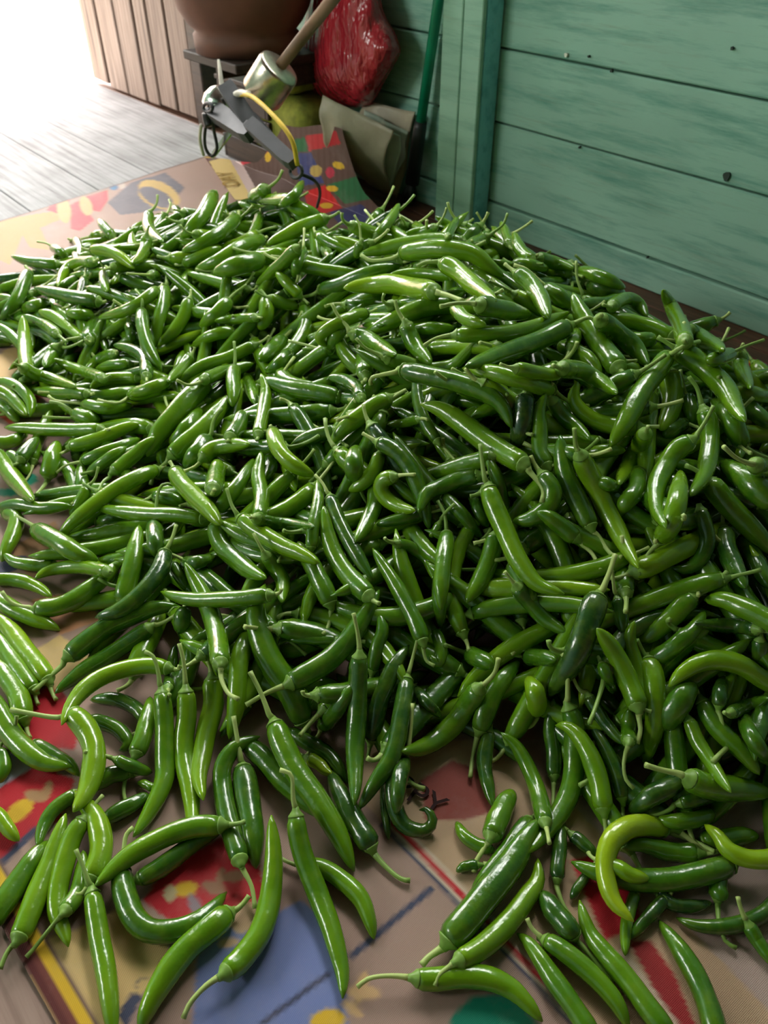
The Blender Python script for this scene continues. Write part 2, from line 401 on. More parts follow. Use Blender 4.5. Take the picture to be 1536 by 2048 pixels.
    put(oval(x, y, (228, 374), 8, 6), lin(40, 120, 170)); put(oval(x, y, (244, 372), 7, 6), lin(200, 180, 170))
    return C
def print_border(C, a, b, A_len, B_len):
    for w0, w1, c in ((0, .006, MAROON), (.006, .010, lin(120, 60, 52)), (.010, .0165, YEL), (.0165, .0195, lin(120, 92, 84))):
        C[(b >= w0) & (b < w1)] = c; C[(b <= B_len-w0) & (b > B_len-w1)] = c
    C[a < .006] = lin(96, 80, 76)
    return C
def mat_material(name):
    m, nt, b = mat_new(name)
    a = nd(nt, 'ShaderNodeVertexColor', layer_name='tint')
    co = worldco(nt, (1, 1, 1), ROT+.05)
    w1 = nd(nt, 'ShaderNodeTexWave', wave_type='BANDS', bands_direction='X'); w2 = nd(nt, 'ShaderNodeTexWave', wave_type='BANDS', bands_direction='Y')
    for w in (w1, w2):
        w.inputs['Scale'].default_value = 330; nt.links.new(co, w.inputs['Vector'])
    mx = nd(nt, 'ShaderNodeMath', operation='MULTIPLY'); nt.links.new(w1.outputs['Fac'], mx.inputs[0]); nt.links.new(w2.outputs['Fac'], mx.inputs[1])
    scuff = noise_n(nt, worldco(nt, (1, 1, 1)), 14, 6, .7)
    c = mixc(nt, ramp(nt, scuff, [(.5, (0, 0, 0)), (.8, (.22, .22, .22))]), a.outputs[0], lin(190, 176, 168))
    c = mixc(nt, ramp(nt, mx.outputs[0], [(.0, (.22, .22, .22)), (.6, (0, 0, 0))]), c, lin(70, 52, 50))
    nt.links.new(c, b.inputs['Base Color']); b.inputs['Roughness'].default_value = .55
    b.inputs['Specular IOR Level'].default_value = .22
    bump(nt, b, mx.outputs[0], .35, .0008)
    return m
M['mat'] = mat_material('woven_plastic_mat')
CBL = np.array([-1.078, 1.0997]); E1 = np.array([.690, -.724]); E2 = np.array([.604, .797]); ML, MB_ = 1.78, 1.105
def grid_faces(na, nb):
    i = np.arange(na-1)[:, None]*nb; j = np.arange(nb-1)[None, :]
    return np.stack([i+j, i+nb+j, i+nb+j+1, i+j+1], -1).reshape(-1, 4)
av = np.r_[np.arange(0, .86, .006), np.arange(.86, ML, .0022)]; bv = np.r_[np.arange(0, .80, .0022), np.arange(.80, MB_, .005), MB_]
AA, BB = np.meshgrid(av, bv, indexing='ij')
XY = CBL + AA[..., None]*E1 + BB[..., None]*E2
ZZ = .0016 + .0007*(np.sin(XY[..., 0]*31+2*np.sin(XY[..., 1]*9))*np.sin(XY[..., 1]*27+1.3))+.0007
P3 = np.concatenate([XY, ZZ[..., None]], -1).reshape(-1, 3)
qx, qy = project(P3)
MC = 0
for da, db in ((0, 0), (.0008, .0003), (-.0003, .0008), (-.0008, -.0003), (.0003, -.0008)):      # soft edges between the printed colours
    O3 = P3 + np.r_[E1*da+E2*db, 0]
    qx, qy = project(O3); MC = MC + print_border(print_main(qx, qy), AA.ravel()+da, BB.ravel()+db, ML, MB_)/5
def big_grid(name, P3, na, nb, mat, col):
    me = bpy.data.meshes.new(name); Q = grid_faces(na, nb)
    me.vertices.add(len(P3)); me.vertices.foreach_set('co', P3.astype(np.float32).ravel())
    me.loops.add(Q.size); me.loops.foreach_set('vertex_index', Q.astype(np.int32).ravel())
    me.polygons.add(len(Q)); me.polygons.foreach_set('loop_start', (np.arange(len(Q))*4).astype(np.int32))
    me.update(calc_edges=True); me.validate()
    me.polygons.foreach_set('use_smooth', np.ones(len(me.polygons), bool))
    at = me.color_attributes.new('tint', 'FLOAT_COLOR', 'POINT'); C = np.ones((len(P3), 4), np.float32); C[:, :3] = col
    at.data.foreach_set('color', C.ravel()); me.materials.append(mat)
    o = bpy.data.objects.new(name, me); sc.collection.objects.link(o); return o
mat1 = big_grid('plastic_mat', P3, len(av), len(bv), M['mat'], MC)
tagt(mat1, 'worn woven plastic floor mat printed in brown, blue, tan and red under the chillies', 'mat')
# second mat pushed up against the wall
DB = lin(96, 70, 62)
def print_back(x, y):
    C = np.empty(x.shape+(3,), np.float32); C[:] = DB
    P = lambda c, *pts: C.__setitem__(inpoly(x, y, pts), c)
    O = lambda c, *a: C.__setitem__(oval(x, y, *a), c)
    P(lin(224, 194, 120), (414, 324), (456, 312), (505, 400), (455, 400)); P(lin(216, 190, 184), (456, 312), (472, 306), (525, 400), (505, 400))
    P(PINK, (473, 304), (505, 296), (512, 322), (484, 330)); P(PINK, (510, 294), (535, 288), (540, 306), (516, 312))
    P(lin(20, 108, 60), (586, 279), (609, 275), (616, 302), (592, 305)); P(lin(196, 36, 44), (611, 272), (673, 261), (681, 288), (618, 302))
    P(lin(58, 70, 128), (590, 308), (622, 304), (648, 366), (600, 372)); P(lin(206, 30, 30), (608, 384), (650, 370), (684, 416), (620, 436))
    P(lin(10, 110, 62), (653, 370), (722, 350), (750, 396), (690, 408)); P(lin(50, 58, 110), (660, 424), (722, 408), (770, 450), (680, 450))
    O(YEL, (677, 331), 12, 7, 15); O(YEL, (664, 377), 12, 6, 5); O(YEL, (653, 411), 13, 6, 0); O(lin(200, 170, 90), (632, 342), 12, 12); O(lin(196, 44, 74), (660, 345), 9, 11)
    O(YEL, (536, 314), 6, 10); O(YEL, (500, 284), 20, 5, -15)
    C[band(x, y, (410, 318), (455, 400), 5)] = MAROON
    return C
ca, cb, cc, cd = [np.array(p) for p in (ground(410, 316, .006), ground(684, 262, .085), ground(790, 452, .006), ground(520, 470, .006))]
uu, vv = np.meshgrid(np.linspace(0, 1, 150), np.linspace(0, 1, 120), indexing='ij')
Pm = (ca*(1-uu[..., None])+cb*uu[..., None])*(1-vv[..., None])+(cd*(1-uu[..., None])+cc*uu[..., None])*vv[..., None]
zz = .0065 + .084*np.clip((uu-.38)/.22, 0, 1)**1.5*np.clip(1-2.1*vv, 0, 1)**1.7 + .004*np.sin(uu*16+3*vv)*np.clip(1-vv*1.4, 0, 1)*np.clip(uu*3, 0, 1)
zz = np.maximum(zz, .0045)
Pm[..., 2] = zz
Pm = Pm.reshape(-1, 3)
nn = (Pm[:, :2]-W0)@WN; want = np.maximum(nn, .150)      # keep clear of the bundles that stand against the wall
dd = Pm-CAM; k_ = ((W0@WN)+want)/((W0@WN)+nn); Pm = CAM+dd*k_[:, None]; Pm[:, 2] = np.maximum(Pm[:, 2], .0045)
qx, qy = project(Pm)
mat2 = big_grid('plastic_mat', Pm, 150, 120, M['mat'], print_back(qx, qy))
tagt(mat2, 'printed mat with red, green and blue blocks rucked up against the wall', 'mat')
def lettering(txt, c, right, size, parent, col):
    cu = bpy.data.curves.new('lettering', 'FONT'); cu.body = txt; cu.size = size; cu.extrude = .0001; cu.align_x = 'CENTER'; cu.align_y = 'CENTER'
    o = bpy.data.objects.new('tmp', cu); sc.collection.objects.link(o)
    dg = bpy.context.evaluated_depsgraph_get(); me = bpy.data.meshes.new_from_object(o.evaluated_get(dg)); bpy.data.objects.remove(o)
    me.name = 'lettering'; me.materials.clear(); me.materials.append(simple('print_ink', col, .9, spec=.05))
    t = bpy.data.objects.new('lettering', me); sc.collection.objects.link(t); t.parent = parent
    t.location = c; t.rotation_euler = (0, 0, math.atan2(right[1], right[0]))
p0, p1 = ground(805, 1572, .004), ground(872, 1612, .004)
lettering('PPY', (p0+p1)/2, p1-p0, .026, mat1, lin(60, 44, 44))
p0, p1 = ground(470, 378, .009), ground(446, 338, .009)
lettering('OAY', (p0+p1)/2, p1-p0, .05, mat2, lin(150, 120, 60))
# ---------------------------------------------------------------- things along the wall
def lathe(profile, seg=40):
    pr = np.array(profile, float); an = np.arange(seg)/seg*2*np.pi
    V = np.stack([pr[:, 0][:, None]*np.cos(an), pr[:, 0][:, None]*np.sin(an), np.repeat(pr[:, 1][:, None], seg, 1)], -1).reshape(-1, 3)
    n = len(pr); i = np.arange(n-1)[:, None]*seg; j = np.arange(seg)[None]; k = (j+1) % seg
    return V, np.stack([i+j, i+k, i+seg+k, i+seg+j], -1).reshape(-1, 4).tolist()
def nz(p, s=1.0, seed=0.0): return noise.noise(Vector((p[0]*s+seed, p[1]*s, p[2]*s)))
# brown jar on a dark stool
M['clay'] = simple('brown_clay', lin(104, 66, 50), .7, bump_s=.25, bump_scale=25, var=.35)
jc = room(.655, .165, .247)
jar = empty('storage_jar', jc)
V, Fc = lathe([(.0, .004), (.095, .004), (.102, 0), (.104, .030), (.098, .036), (.112, .050), (.128, .075), (.137, .110), (.139, .16), (.136, .24), (.125, .31), (.105, .35), (.085, .37), (.085, .40), (.095, .41), (.082, .41), (.078, .37)])
mesh_obj('body', V, Fc, M['clay'], jar)
for s in (-1, 1):
    v, f = tube(crom([(s*.125, 0, .30), (s*.165, 0, .31), (s*.165, 0, .25), (s*.133, 0, .23)], 12), .009, 8)
    mesh_obj('handle', v, f, M['clay'], jar)
tagt(jar, 'brown round-bottomed jar on a foot ring, on a dark wall shelf', 'jar')
st = empty('wall_shelf', room(.655, .0, .22))
room_box('board', .545, .745, .002, .262, .230, .246, M['dark_wood'], st, .002)
for a in (.57, .72): room_box('bracket', a-.012, a+.012, .002, .20, .19, .2295, M['dark_wood'], st, .002)
tagt(st, 'dark wooden shelf on the teal wall under the brown jar', 'shelf')
ct = empty('crate', room(.73, .07, 0))
for n0 in (.008, .128):
    for z in (.003, .058, .113): room_box('slat', .655, .835, n0, n0+.010, z, z+.050, M['dark_wood'], ct, .0015)
for a in (.650, .840):
    for z in (.003, .058, .113): room_box('slat', a-.005, a+.005, .008, .138, z, z+.050, M['dark_wood'], ct, .0015)
room_box('lid', .643, .847, .004, .142, .1645, .174, M['dark_wood'], ct, .0015)
tagt(ct, 'small dark slatted crate on the floor below the shelf', 'crate')
# olive bundles
M['olive'] = simple('olive_cloth', lin(128, 132, 44), .9, bump_s=.6, bump_scale=140, var=.3)
def bundle(c, h, label, seed, e=.45):
    V, Fc = [], []; nu, nv = 40, 24
    for i in range(nv+1):
        ph = -math.pi/2+math.pi*i/nv
        for j in range(nu):
            t = 2*math.pi*j/nu
            f = lambda x, q: math.copysign(abs(x)**q, x)
            p = [h[0]*f(math.cos(ph), e)*f(math.cos(t), e), h[1]*f(math.cos(ph), e)*f(math.sin(t), e), h[2]*f(math.sin(ph), e)]
            k = 1+.06*nz(p, 22, seed)
            V.append([x*k for x in p])
    Fc = [[i*nu+j, i*nu+(j+1) % nu, (i+1)*nu+(j+1) % nu, (i+1)*nu+j] for i in range(nv) for j in range(nu)]
    V = np.array(V); W = np.stack([V[:, 0]*WD[0]+V[:, 1]*WN[0], V[:, 0]*WD[1]+V[:, 1]*WN[1], V[:, 2]], 1)+np.array(c)
    o = mesh_obj('cloth_bundle', W, Fc, M['olive'], None, True, np.array(c)-np.array([0, 0, h[2]])); tagt(o, label, 'bundle')
    pi = [nu*(nv//2)+j for j in range(nu)]; ring = W[pi]; ring = np.vstack([ring, ring[:1]])
    v, f = tube(ring, .0035, 6, False); mesh_obj('seam', v-np.array(o.location), f, M['olive'], o)
b1 = on_wall(592, 245, .075); b1[2] = .083
bundle(b1, (.112, .055, .080), 'olive green padded bundle, the lower one behind the rucked mat', 3)
b2 = on_wall(578, 155, .07); b2[2] = .201
bundle(b2, (.075, .05, .036), 'olive green padded bundle, the upper one below the brown jar', 8)
# red plastic bag hanging on the wall
def bag_mat():
    m, nt, b = mat_new('red_plastic')
    f = noise_n(nt, texco(nt, (9, 9, 3)), 2.0, 4)
    c = ramp(nt, f, [(.3, lin(134, 22, 36)), (.7, lin(186, 48, 58))]); nt.links.new(c, b.inputs['Base Color'])
    b.inputs['Roughness'].default_value = .24; b.inputs['Specular IOR Level'].default_value = .8
    bump(nt, b, noise_n(nt, texco(nt, (16, 16, 7)), 2.2, 3, .55), .9, .02)
    return m
M['red_plastic'] = bag_mat()
outl = [(640, -60), (618, 10), (602, 80), (600, 130), (606, 165), (636, 195), (670, 206), (706, 215), (743, 208), (768, 166), (798, 112), (801, 97), (788, 62), (768, 26), (757, -20), (735, -70), (690, -95)]
oc = crom(outl+[outl[0]], 81)[:-1]; cen = np.array([694., 90.])
V = []; nr = 14; ns_ = len(oc)
for i in range(nr+1):
    r = i/nr
    for j in range(ns_):
        q = cen+(oc[j]-cen)*r; an = math.atan2(oc[j][1]-cen[1], oc[j][0]-cen[0])
        n = .035+.060*math.sqrt(max(0, 1-r*r)) + (.005*abs(math.sin((q[0]*.95+q[1]*.5)/17+.7*math.sin(q[1]/30)))+.004*abs(math.sin((q[0]*.5-q[1]*.2)/23)))*math.sin(math.pi*min(1, r*1.02))
        V.append(on_wall(q[0], q[1], n)[:])
Fc = [[i*ns_+j, i*ns_+(j+1) % ns_, (i+1)*ns_+(j+1) % ns_, (i+1)*ns_+j] for i in range(nr) for j in range(ns_)]
k = len(V)
for j in range(ns_): V.append(on_wall(cen[0]+(oc[j][0]-cen[0])*.9, cen[1]+(oc[j][1]-cen[1])*.9, .006)[:])
Fc += [[nr*ns_+j, nr*ns_+(j+1) % ns_, k+(j+1) % ns_, k+j] for j in range(ns_)] + [[k+j for j in range(ns_)]]
bag_o = on_wall(706, 222, .03)
bag = mesh_obj('plastic_bag', V, Fc, M['red_plastic'], None, True, bag_o)
tagt(bag, 'crumpled shiny red plastic bag hanging on the teal wall', 'bag')
top = on_wall(690, -60, .05)
for s in (-.025, .03):
    hp = crom([np.array(top)+np.r_[WD*s, 0], np.array(top)+np.r_[WD*s*1.3, .08]+np.r_[WN*.01, 0], np.array(room(.335, .012, top[2]+.17))], 14)
    v, f = tube(hp, np.linspace(.014, .005, 14), 8); mesh_obj('handle', v-np.array(bag.location), f, M['red_plastic'], bag)
v, f = tube([room(.335, .001, top[2]+.165), room(.335, .03, top[2]+.175)], .003, 8)
nail = mesh_obj('nail', v, f, simple('nail_iron', lin(90, 86, 82), .4, 1), None, True, np.array(room(.335, .001, top[2]+.165))); tagt(nail, 'iron nail in the teal wall holding the red bag', 'nail')
# folded sack leaning in the corner of post and wall
def sheet_mat(name, c, rough):
    m, nt, b = mat_new(name)
    f = noise_n(nt, texco(nt, (1, 1, 1)), 18, 5)
    nt.links.new(ramp(nt, f, [(.3, tuple(x*.72 for x in c)), (.7, c)]), b.inputs['Base Color'])
    b.inputs['Roughness'].default_value = rough
    bump(nt, b, noise_n(nt, texco(nt), 30, 4), .5, .006); return m
M['sack'] = sheet_mat('beige_sheet', lin(176, 166, 142), .5); M['lining'] = sheet_mat('pale_lining', lin(176, 190, 172), .45)
def taco(name, FTr, Br, BTr, FTl, Bl, BTl, mat, parent, base, seed, bulge=.02, nu=36, nv=34):
    V = []
    for i in range(nu+1):
        u = i/nu
        ft, bo, bt = FTr.lerp(FTl, u), Br.lerp(Bl, u), BTr.lerp(BTl, u)
        for j in range(nv+1):
            w = j/nv
            if w < .5: p = ft.lerp(bo, w/.5); k = math.sin(math.pi*w/.5)*bulge
            else: p = bo.lerp(bt, (w-.5)/.5); k = -math.sin(math.pi*(w-.5)/.5)*bulge*.35
            wr = .005*math.sin(u*9+w*7+seed)+.006*nz(p, 26, seed)
            n = k+wr
            V.append((p.x+WN[0]*n+WD[0]*wr*.6, p.y+WN[1]*n+WD[1]*wr*.6, max(p.z+.4*wr, .003)))
    Fc = [[i*(nv+1)+j, (i+1)*(nv+1)+j, (i+1)*(nv+1)+j+1, i*(nv+1)+j+1] for i in range(nu) for j in range(nv)]
    o = mesh_obj(name, V, Fc, mat, None, True, base)
    if parent is not None: o.parent = parent; o.location = (0, 0, 0)
    md = o.modifiers.new('thickness', 'SOLIDIFY'); md.thickness = .0025; md.offset = 0
    return o
gb = ground(786, 398, .005)
sk = empty('folded_sack', gb)
taco('outer_sheet', on_wall(794, 264, .095), gb, on_wall(836, 226, .022), on_wall(640, 188, .155), on_wall(672, 318, .13), on_wall(725, 200, .03), M['sack'], sk, np.array(gb), 1.0, .022)
taco('inner_sheet', on_wall(799, 272, .078), on_wall(791, 386, .047), on_wall(812, 262, .040), on_wall(690, 222, .11), on_wall(705, 330, .09), on_wall(735, 222, .05), M['lining'], sk, np.array(gb), 4.0, .008)
tagt(sk, 'folded beige plastic sack with pale lining leaning against the teal wall', 'sack')
# green broom handle
M['green_pipe'] = simple('green_pipe', lin(20, 128, 92), .3); M['black_rubber'] = simple('black_rubber', lin(30, 34, 32), .5)
g0 = on_wall(818, 402, .030); g0[2] = .004; g1 = on_wall(886, -60, .013); gd = (g1-g0)
br = empty('broom', g0)
mid = .385
v, f = tube([g0+gd*mid, g0+gd*1.75], .0095, 14); mesh_obj('handle', v-np.array(g0), f, M['green_pipe'], br)
v, f = tube([g0+gd*.10, g0+gd*(mid-.02), g0+gd*(mid+.01)], [.0135, .0125, .0112], 14); mesh_obj('socket', v-np.array(g0), f, M['black_rubber'], br)
rr = random.Random(5)
for i in range(14):
    x = g0+gd*.13; q = g0+Vector((WD[0]*rr.uniform(-.02, .02), WD[1]*rr.uniform(-.02, .02), 0))+Vector((WN[0], WN[1], 0))*rr.uniform(-.008, .012)
    v, f = tube([x, x.lerp(q, .6), q], [.004, .004, .003], 5); mesh_obj('bristle', v-np.array(g0), f, M['black_rubber'], br)
tagt(br, 'green pipe broom handle with black socket leaning by the teal post', 'broom')
# steel-headed mallet with wooden handle
M['steel'] = simple('brushed_steel', lin(196, 184, 168), .28, 1, .15, 200); M['handle_wood'] = simple('handle_wood', lin(134, 102, 76), .55, bump_s=.2)
h0, h1, h2 = on_wall(521, 192, .365), on_wall(560, 132, .345), on_wall(705, -52, .20)
ax = (h1-h0).normalized()
ml = empty('mallet', h0)
v, f = tube([h0, h0+ax*.003, h0+ax*.006, h1-ax*.006, h1-ax*.002, h1], [.028, .0325, .034, .034, .0325, .029], 32); mesh_obj('head', v-np.array(h0), f, M['steel'], ml)
v, f = tube([h1-ax*.004, h1.lerp(h2, .5), h2, h2+(h2-h1)*.5], [.0085, .0095, .0105, .011], 14); mesh_obj('handle', v-np.array(h0), f, M['handle_wood'], ml)
tagt(ml, 'steel cylinder mallet head on a long wooden handle below the red bag', 'mallet')
# hanging hook scale of grey metal bars, ring, hook and yellow cord
M['grey_iron'] = simple('grey_iron', lin(74, 74, 78), .5, .35); M['silver'] = simple('silver_cap', lin(214, 210, 202), .2, 1)
M['yellow_cord'] = simple('yellow_cord', lin(212, 176, 56), .6); M['white_cord'] = simple('white_plastic', lin(206, 198, 184), .5); M['black_wire'] = simple('black_wire', lin(20, 20, 22), .45)
hs0 = on_wall(560, 325, .40); hs = empty('hanging_scale', hs0)
def sp(x, y, n): return np.array(on_wall(x, y, n))
def flat_bar(p, q, w, th_, mat, name):
    d = (q-p)/np.linalg.norm(q-p); view = np.array([0, -CT, ST]); s = np.cross(d, view); s /= np.linalg.norm(s); t = np.cross(d, s); V = []
    for e, k in ((p, 1.0), (p+(q-p)*.12, 1.1), (p+(q-p)*.88, 1.0), (q, .7)):
        for a, b in ((-1, -1), (1, -1), (1, 1), (-1, 1)): V.append(e+s*a*w*k/2+t*b*th_/2)
    Fc = [[3, 2, 1, 0], [12, 13, 14, 15]]+[[i*4+j, i*4+(j+1) % 4, i*4+4+(j+1) % 4, i*4+4+j] for i in range(3) for j in range(4)]
    return mesh_obj(name, np.array(V)-np.array(hs0), Fc, mat, hs, False)
flat_bar(sp(452, 174, .40), sp(510, 258, .41), .024, .018, M['grey_iron'], 'beam')
flat_bar(sp(500, 248, .425), sp(588, 328, .43), .020, .016, M['grey_iron'], 'beam')
flat_bar(sp(424, 219, .41), sp(503, 270, .425), .026, .018, M['grey_iron'], 'beam')
flat_bar(sp(505, 230, .40), sp(570, 305, .41), .010, .006, M['grey_iron'], 'beam')
flat_bar(sp(465, 258, .40), sp(424, 314, .41), .009, .004, M['silver'], 'link')
c = sp(441, 206, .39); V, Fc = lathe([(.0005, -.026), (.018, -.024), (.028, -.010), (.030, .004), (.025, .016), (.013, .025), (.0005, .028)], 24)
mesh_obj('cap', V+c-np.array(hs0), Fc, M['silver'], hs)
def cord(name, pts, r, mat, n=40, seg=8):
    v, f = tube(crom(pts, n), r, seg); return mesh_obj(name, v-np.array(hs0), f, mat, hs)
cord('strap', [sp(437, 120, .36), sp(441, 150, .37), sp(446, 190, .38)], np.linspace(.0022, .005, 40), M['white_cord'])
cord('cord', [sp(474, 189, .40), sp(505, 194, .42), sp(553, 238, .44), sp(584, 281, .44), sp(595, 330, .43)], .0034, M['yellow_cord'])
cord('coil', [sp(470, 190, .40), sp(483, 186, .405), sp(498, 190, .41)], .0055, M['white_cord'], 16)
cord('hook', [sp(420, 218, .42), sp(410, 262, .425), sp(411, 296, .425), sp(424, 312, .42), sp(434, 296, .415), sp(428, 262, .415), sp(424, 232, .42)], .0028, M['black_wire'])
cord('shackle', [sp(414, 226, .42), sp(416, 240, .42), sp(420, 252, .42)], .009, M['black_wire'], 10)
th2 = np.linspace(0, 2*np.pi, 24)
cord('ring', [sp(416+9*math.cos(t), 215+9*math.sin(t), .425) for t in th2], .0028, M['grey_iron'], 48)
cord('ring', [sp(592+12*math.cos(t), 342+14*math.sin(t), .42) for t in th2], .0028, M['grey_iron'], 48)
cord('wire', [sp(402, 250, .42), sp(400, 280, .41), sp(407, 310, .40)], .003, M['white_cord'], 16)
cord('wire', [sp(602, 348, .41), sp(630, 362, .38), sp(640, 385, .33), sp(634, 414, .28)], .0026, M['black_wire'])
tagt(hs, 'grey iron hanging scale with hook, ring and yellow cord below the jar', 'scale')

# ---------------------------------------------------------------------------
# chillies read off the photograph, tile by tile: (stem, body, width, layer, tone[, label])
# stem runs from its free end to the calyx, body from the calyx to the tip (tile pixels, 3 per photo pixel)
TILES = [] 
def tile(x0, y0, rows):
    for r in rows:
        TILES.append((x0, y0) + tuple(r))

tile(0, 1600, [
 ("455,297 510,430 545,545", "553,555 575,680 600,850 630,1000 655,1150 672,1300 680,1440", 125, 3, .6, "straight bright green chilli lying alone across the tan patch of the mat"),
 ("800,165 757,210 742,310 735,425", "735,430 745,560 800,700 900,790 1030,795 1160,750 1290,640 1360,555", 140, 2, .35, "dark green chilli bent into a wide U beside the tan patch of the mat"),
 ("", "1330,150 1180,160 1000,215 850,290 720,380 630,460 570,515", 130, 3, .55, "long arched green chilli lying over the head of the U-bent one"),
 ("", "835,475 950,425 1080,325 1200,240 1330,195", 110, 1, .3, "dark chilli lying in shade above the red patch of the mat"),
 ("", "545,480 590,380 610,260 580,130 520,30 450,-55", 130, 2, .75, "light green curved chilli standing tip up between the left foreground chillies"),
 ("", "500,120 430,230 385,380 350,540 345,680 390,800 410,880", 120, 1, .65, "green chilli with a small hooked tip resting on the mat edge"),
 ("170,960 230,860 310,760 375,685", "390,668 450,590 490,480 500,380 500,300", 100, 3, .5, "short green chilli whose pale stem points at the yellow mat border"),
 ("0,1015 40,920 95,850", "110,830 165,720 230,560 290,400 345,230 395,80", 125, 2, .65, "green chilli with greyish pointed tip, its stem over the maroon mat border"),
 ("", "-60,760 20,640 120,480 200,360 290,240", 130, 1, .45, "thick green chilli lying beside the maroon border of the mat"),
 ("", "460,-40 340,50 260,160 225,280", 85, 1, .4),
 ("", "-80,40 0,110 60,190 115,245", 90, 2, .75, "light green chilli tip lying on the red print of the mat"),
 ("1530,650 1510,520 1460,420 1435,372", "1440,367 1388,180 1342,-45 1335,-195 1410,-315 1560,-382", 120, 2, .35, "dark chilli curving over with its thin stem hanging down to the mat"),
 ("", "650,120 720,70 800,30 900,-30", 95, 1, .3),
 ("1401,-504 1425,-360 1449,-216", "1455,-195 1491,0 1524,240 1536,414", 140, 3, .3, "stout dark green chilli standing stem up at the foot of the heap"),
 ("1495,575 1450,630 1390,680", "1375,685 1290,760 1150,870 1030,1010 940,1160 870,1310 840,1400", 150, 3, .55, "plump green chilli lying across the tan and blue patches of the mat"),
 ("1100,1310 1140,1220 1230,1120 1330,1050", "1350,1040 1450,960 1545,840 1600,700 1632,520 1640,330 1628,90", 135, 3, .6, "curved green chilli with long thin stem lying on the blue patch"),
])
tile(512, 1600, [
 ("144,-180 211,-150 222,-30 232,75", "240,90 250,200 290,360 370,560 440,740 490,920 520,1060 520,1190", 125, 3, .5, "longest green chilli, hooked stem, its tip lying on the blue patch"),
 ("", "300,400 420,420 540,500 630,600 680,720 708,835", 110, 2, .55, "green chilli bent downward over the brown part of the mat"),
 ("", "-50,-330 54,-240 204,-75 339,36 468,120", 130, 3, .4),
 ("925,490 870,490 790,420 690,300", "690,290 620,180 550,60 490,-60 440,-180", 130, 2, .2, "dark glossy chilli with yellowish stem over the brown part of the mat"),
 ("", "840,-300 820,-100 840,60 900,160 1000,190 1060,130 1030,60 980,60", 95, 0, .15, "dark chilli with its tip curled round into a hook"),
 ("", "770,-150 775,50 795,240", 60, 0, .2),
 ("", "1400,300 1320,270 1250,220 1200,130", 80, 1, .5, "small green chilli tip lying on the cream side of the striped mat"),
 ("1305,440 1320,370 1370,290 1400,240", "1410,220 1455,110 1500,20 1545,-60", 130, 3, .5, "short glossy green chilli pointing its pale stem down at the striped mat"),
 ("", "1640,130 1540,270 1420,420 1290,570", 110, 1, .35),
 ("", "1330,390 1260,400 1200,430", 60, 0, .3),
 ("995,990 1040,940 1130,880", "1150,850 1260,730 1400,560 1530,380 1620,230 1700,110", 175, 2, .35, "thickest dark green chilli lying across the red stripe of the mat"),
 ("1075,1115 1100,1050 1200,970", "1215,965 1300,920 1420,830 1530,720 1620,590 1690,480 1690,350", 125, 3, .65, "yellow-green chilli lying against the thickest dark one on the stripe"),
 ("610,1120 680,1070 800,1055 945,1065", "960,1070 1100,1080 1250,1060 1400,1070 1530,1130 1630,1230 1720,1330", 130, 2, .6, "green chilli with long stem lying over the teal patch of the mat"),
])
tile(1024, 1600, [
 ("1215,310 1100,250 930,190", "915,180 820,150 700,160 600,240 560,370 570,500 620,620 730,730", 125, 4, .95, "bright yellow-green chilli curved like a letter C on top of others"),
 ("", "1115,320 950,310 780,270 680,290", 110, 1, .4),
 ("1600,320 1500,335 1420,350 1335,388", "1320,385 1150,440 980,475 800,480 650,470 500,430 355,370", 140, 2, .35, "long dark green chilli lying behind the C-shaped yellow-green one"),
 ("", "560,380 640,410 730,455 825,470", 95, 3, .7),
 ("", "1640,340 1530,355 1400,350 1300,300 1230,210 1155,148", 110, 3, .85, "yellow-green chilli with upturned tip right of the C-shaped one"),
 ("", "1150,245 1250,250 1360,220 1480,220", 110, 1, .45),
 ("1335,905 1280,850 1240,720 1235,610", "1235,590 1235,500 1240,400", 110, 1, .4, "chilli hanging its long stem straight down under the long dark one"),
 ("", "1600,590 1500,690 1370,745 1220,770 1080,755 985,705", 95, 0, .25),
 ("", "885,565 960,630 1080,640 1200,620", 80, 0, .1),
 ("370,740 310,650 270,540 265,490", "270,480 275,380 285,280 300,100", 85, 1, .2),
 ("640,1085 560,1060 470,950 380,840", "365,815 290,720 220,630 165,550", 130, 2, .25, "dark glossy chilli whose long stem lies over two green ones"),
 ("90,710 120,770 190,835", "200,845 330,930 460,1030 560,1140 640,1250 700,1380", 120, 2, .5, "green chilli lying stem up between two others beside the red stripe"),
 ("", "480,1420 390,1280 270,1110 160,950 90,850 30,800", 120, 2, .45, "green chilli lying tip up along the red stripe of the mat"),
 ("", "940,1420 830,1270 700,1100 570,940 460,790 405,600", 125, 1, .5, "long green chilli slanting tip up beside the blurred red patch"),
 ("", "1230,1440 1180,1260 1110,1080 1010,920 930,800 880,720", 130, 1, .35, "dark green chilli lying on the pinkish part of the mat"),
 ("", "740,560 700,680 680,800 680,935", 75, 1, .55),
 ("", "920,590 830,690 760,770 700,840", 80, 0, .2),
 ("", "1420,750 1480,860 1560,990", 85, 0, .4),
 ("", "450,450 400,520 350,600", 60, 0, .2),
 ("", "360,210 440,280 510,350", 80, 1, .2),
 ("1345,0 1280,60 1200,80", "1190,85 1080,120 960,130 870,110", 100, 1, .5),
 ("780,110 900,80 1000,25", "1010,20 1100,0 1250,-30", 80, 1, .25),
])
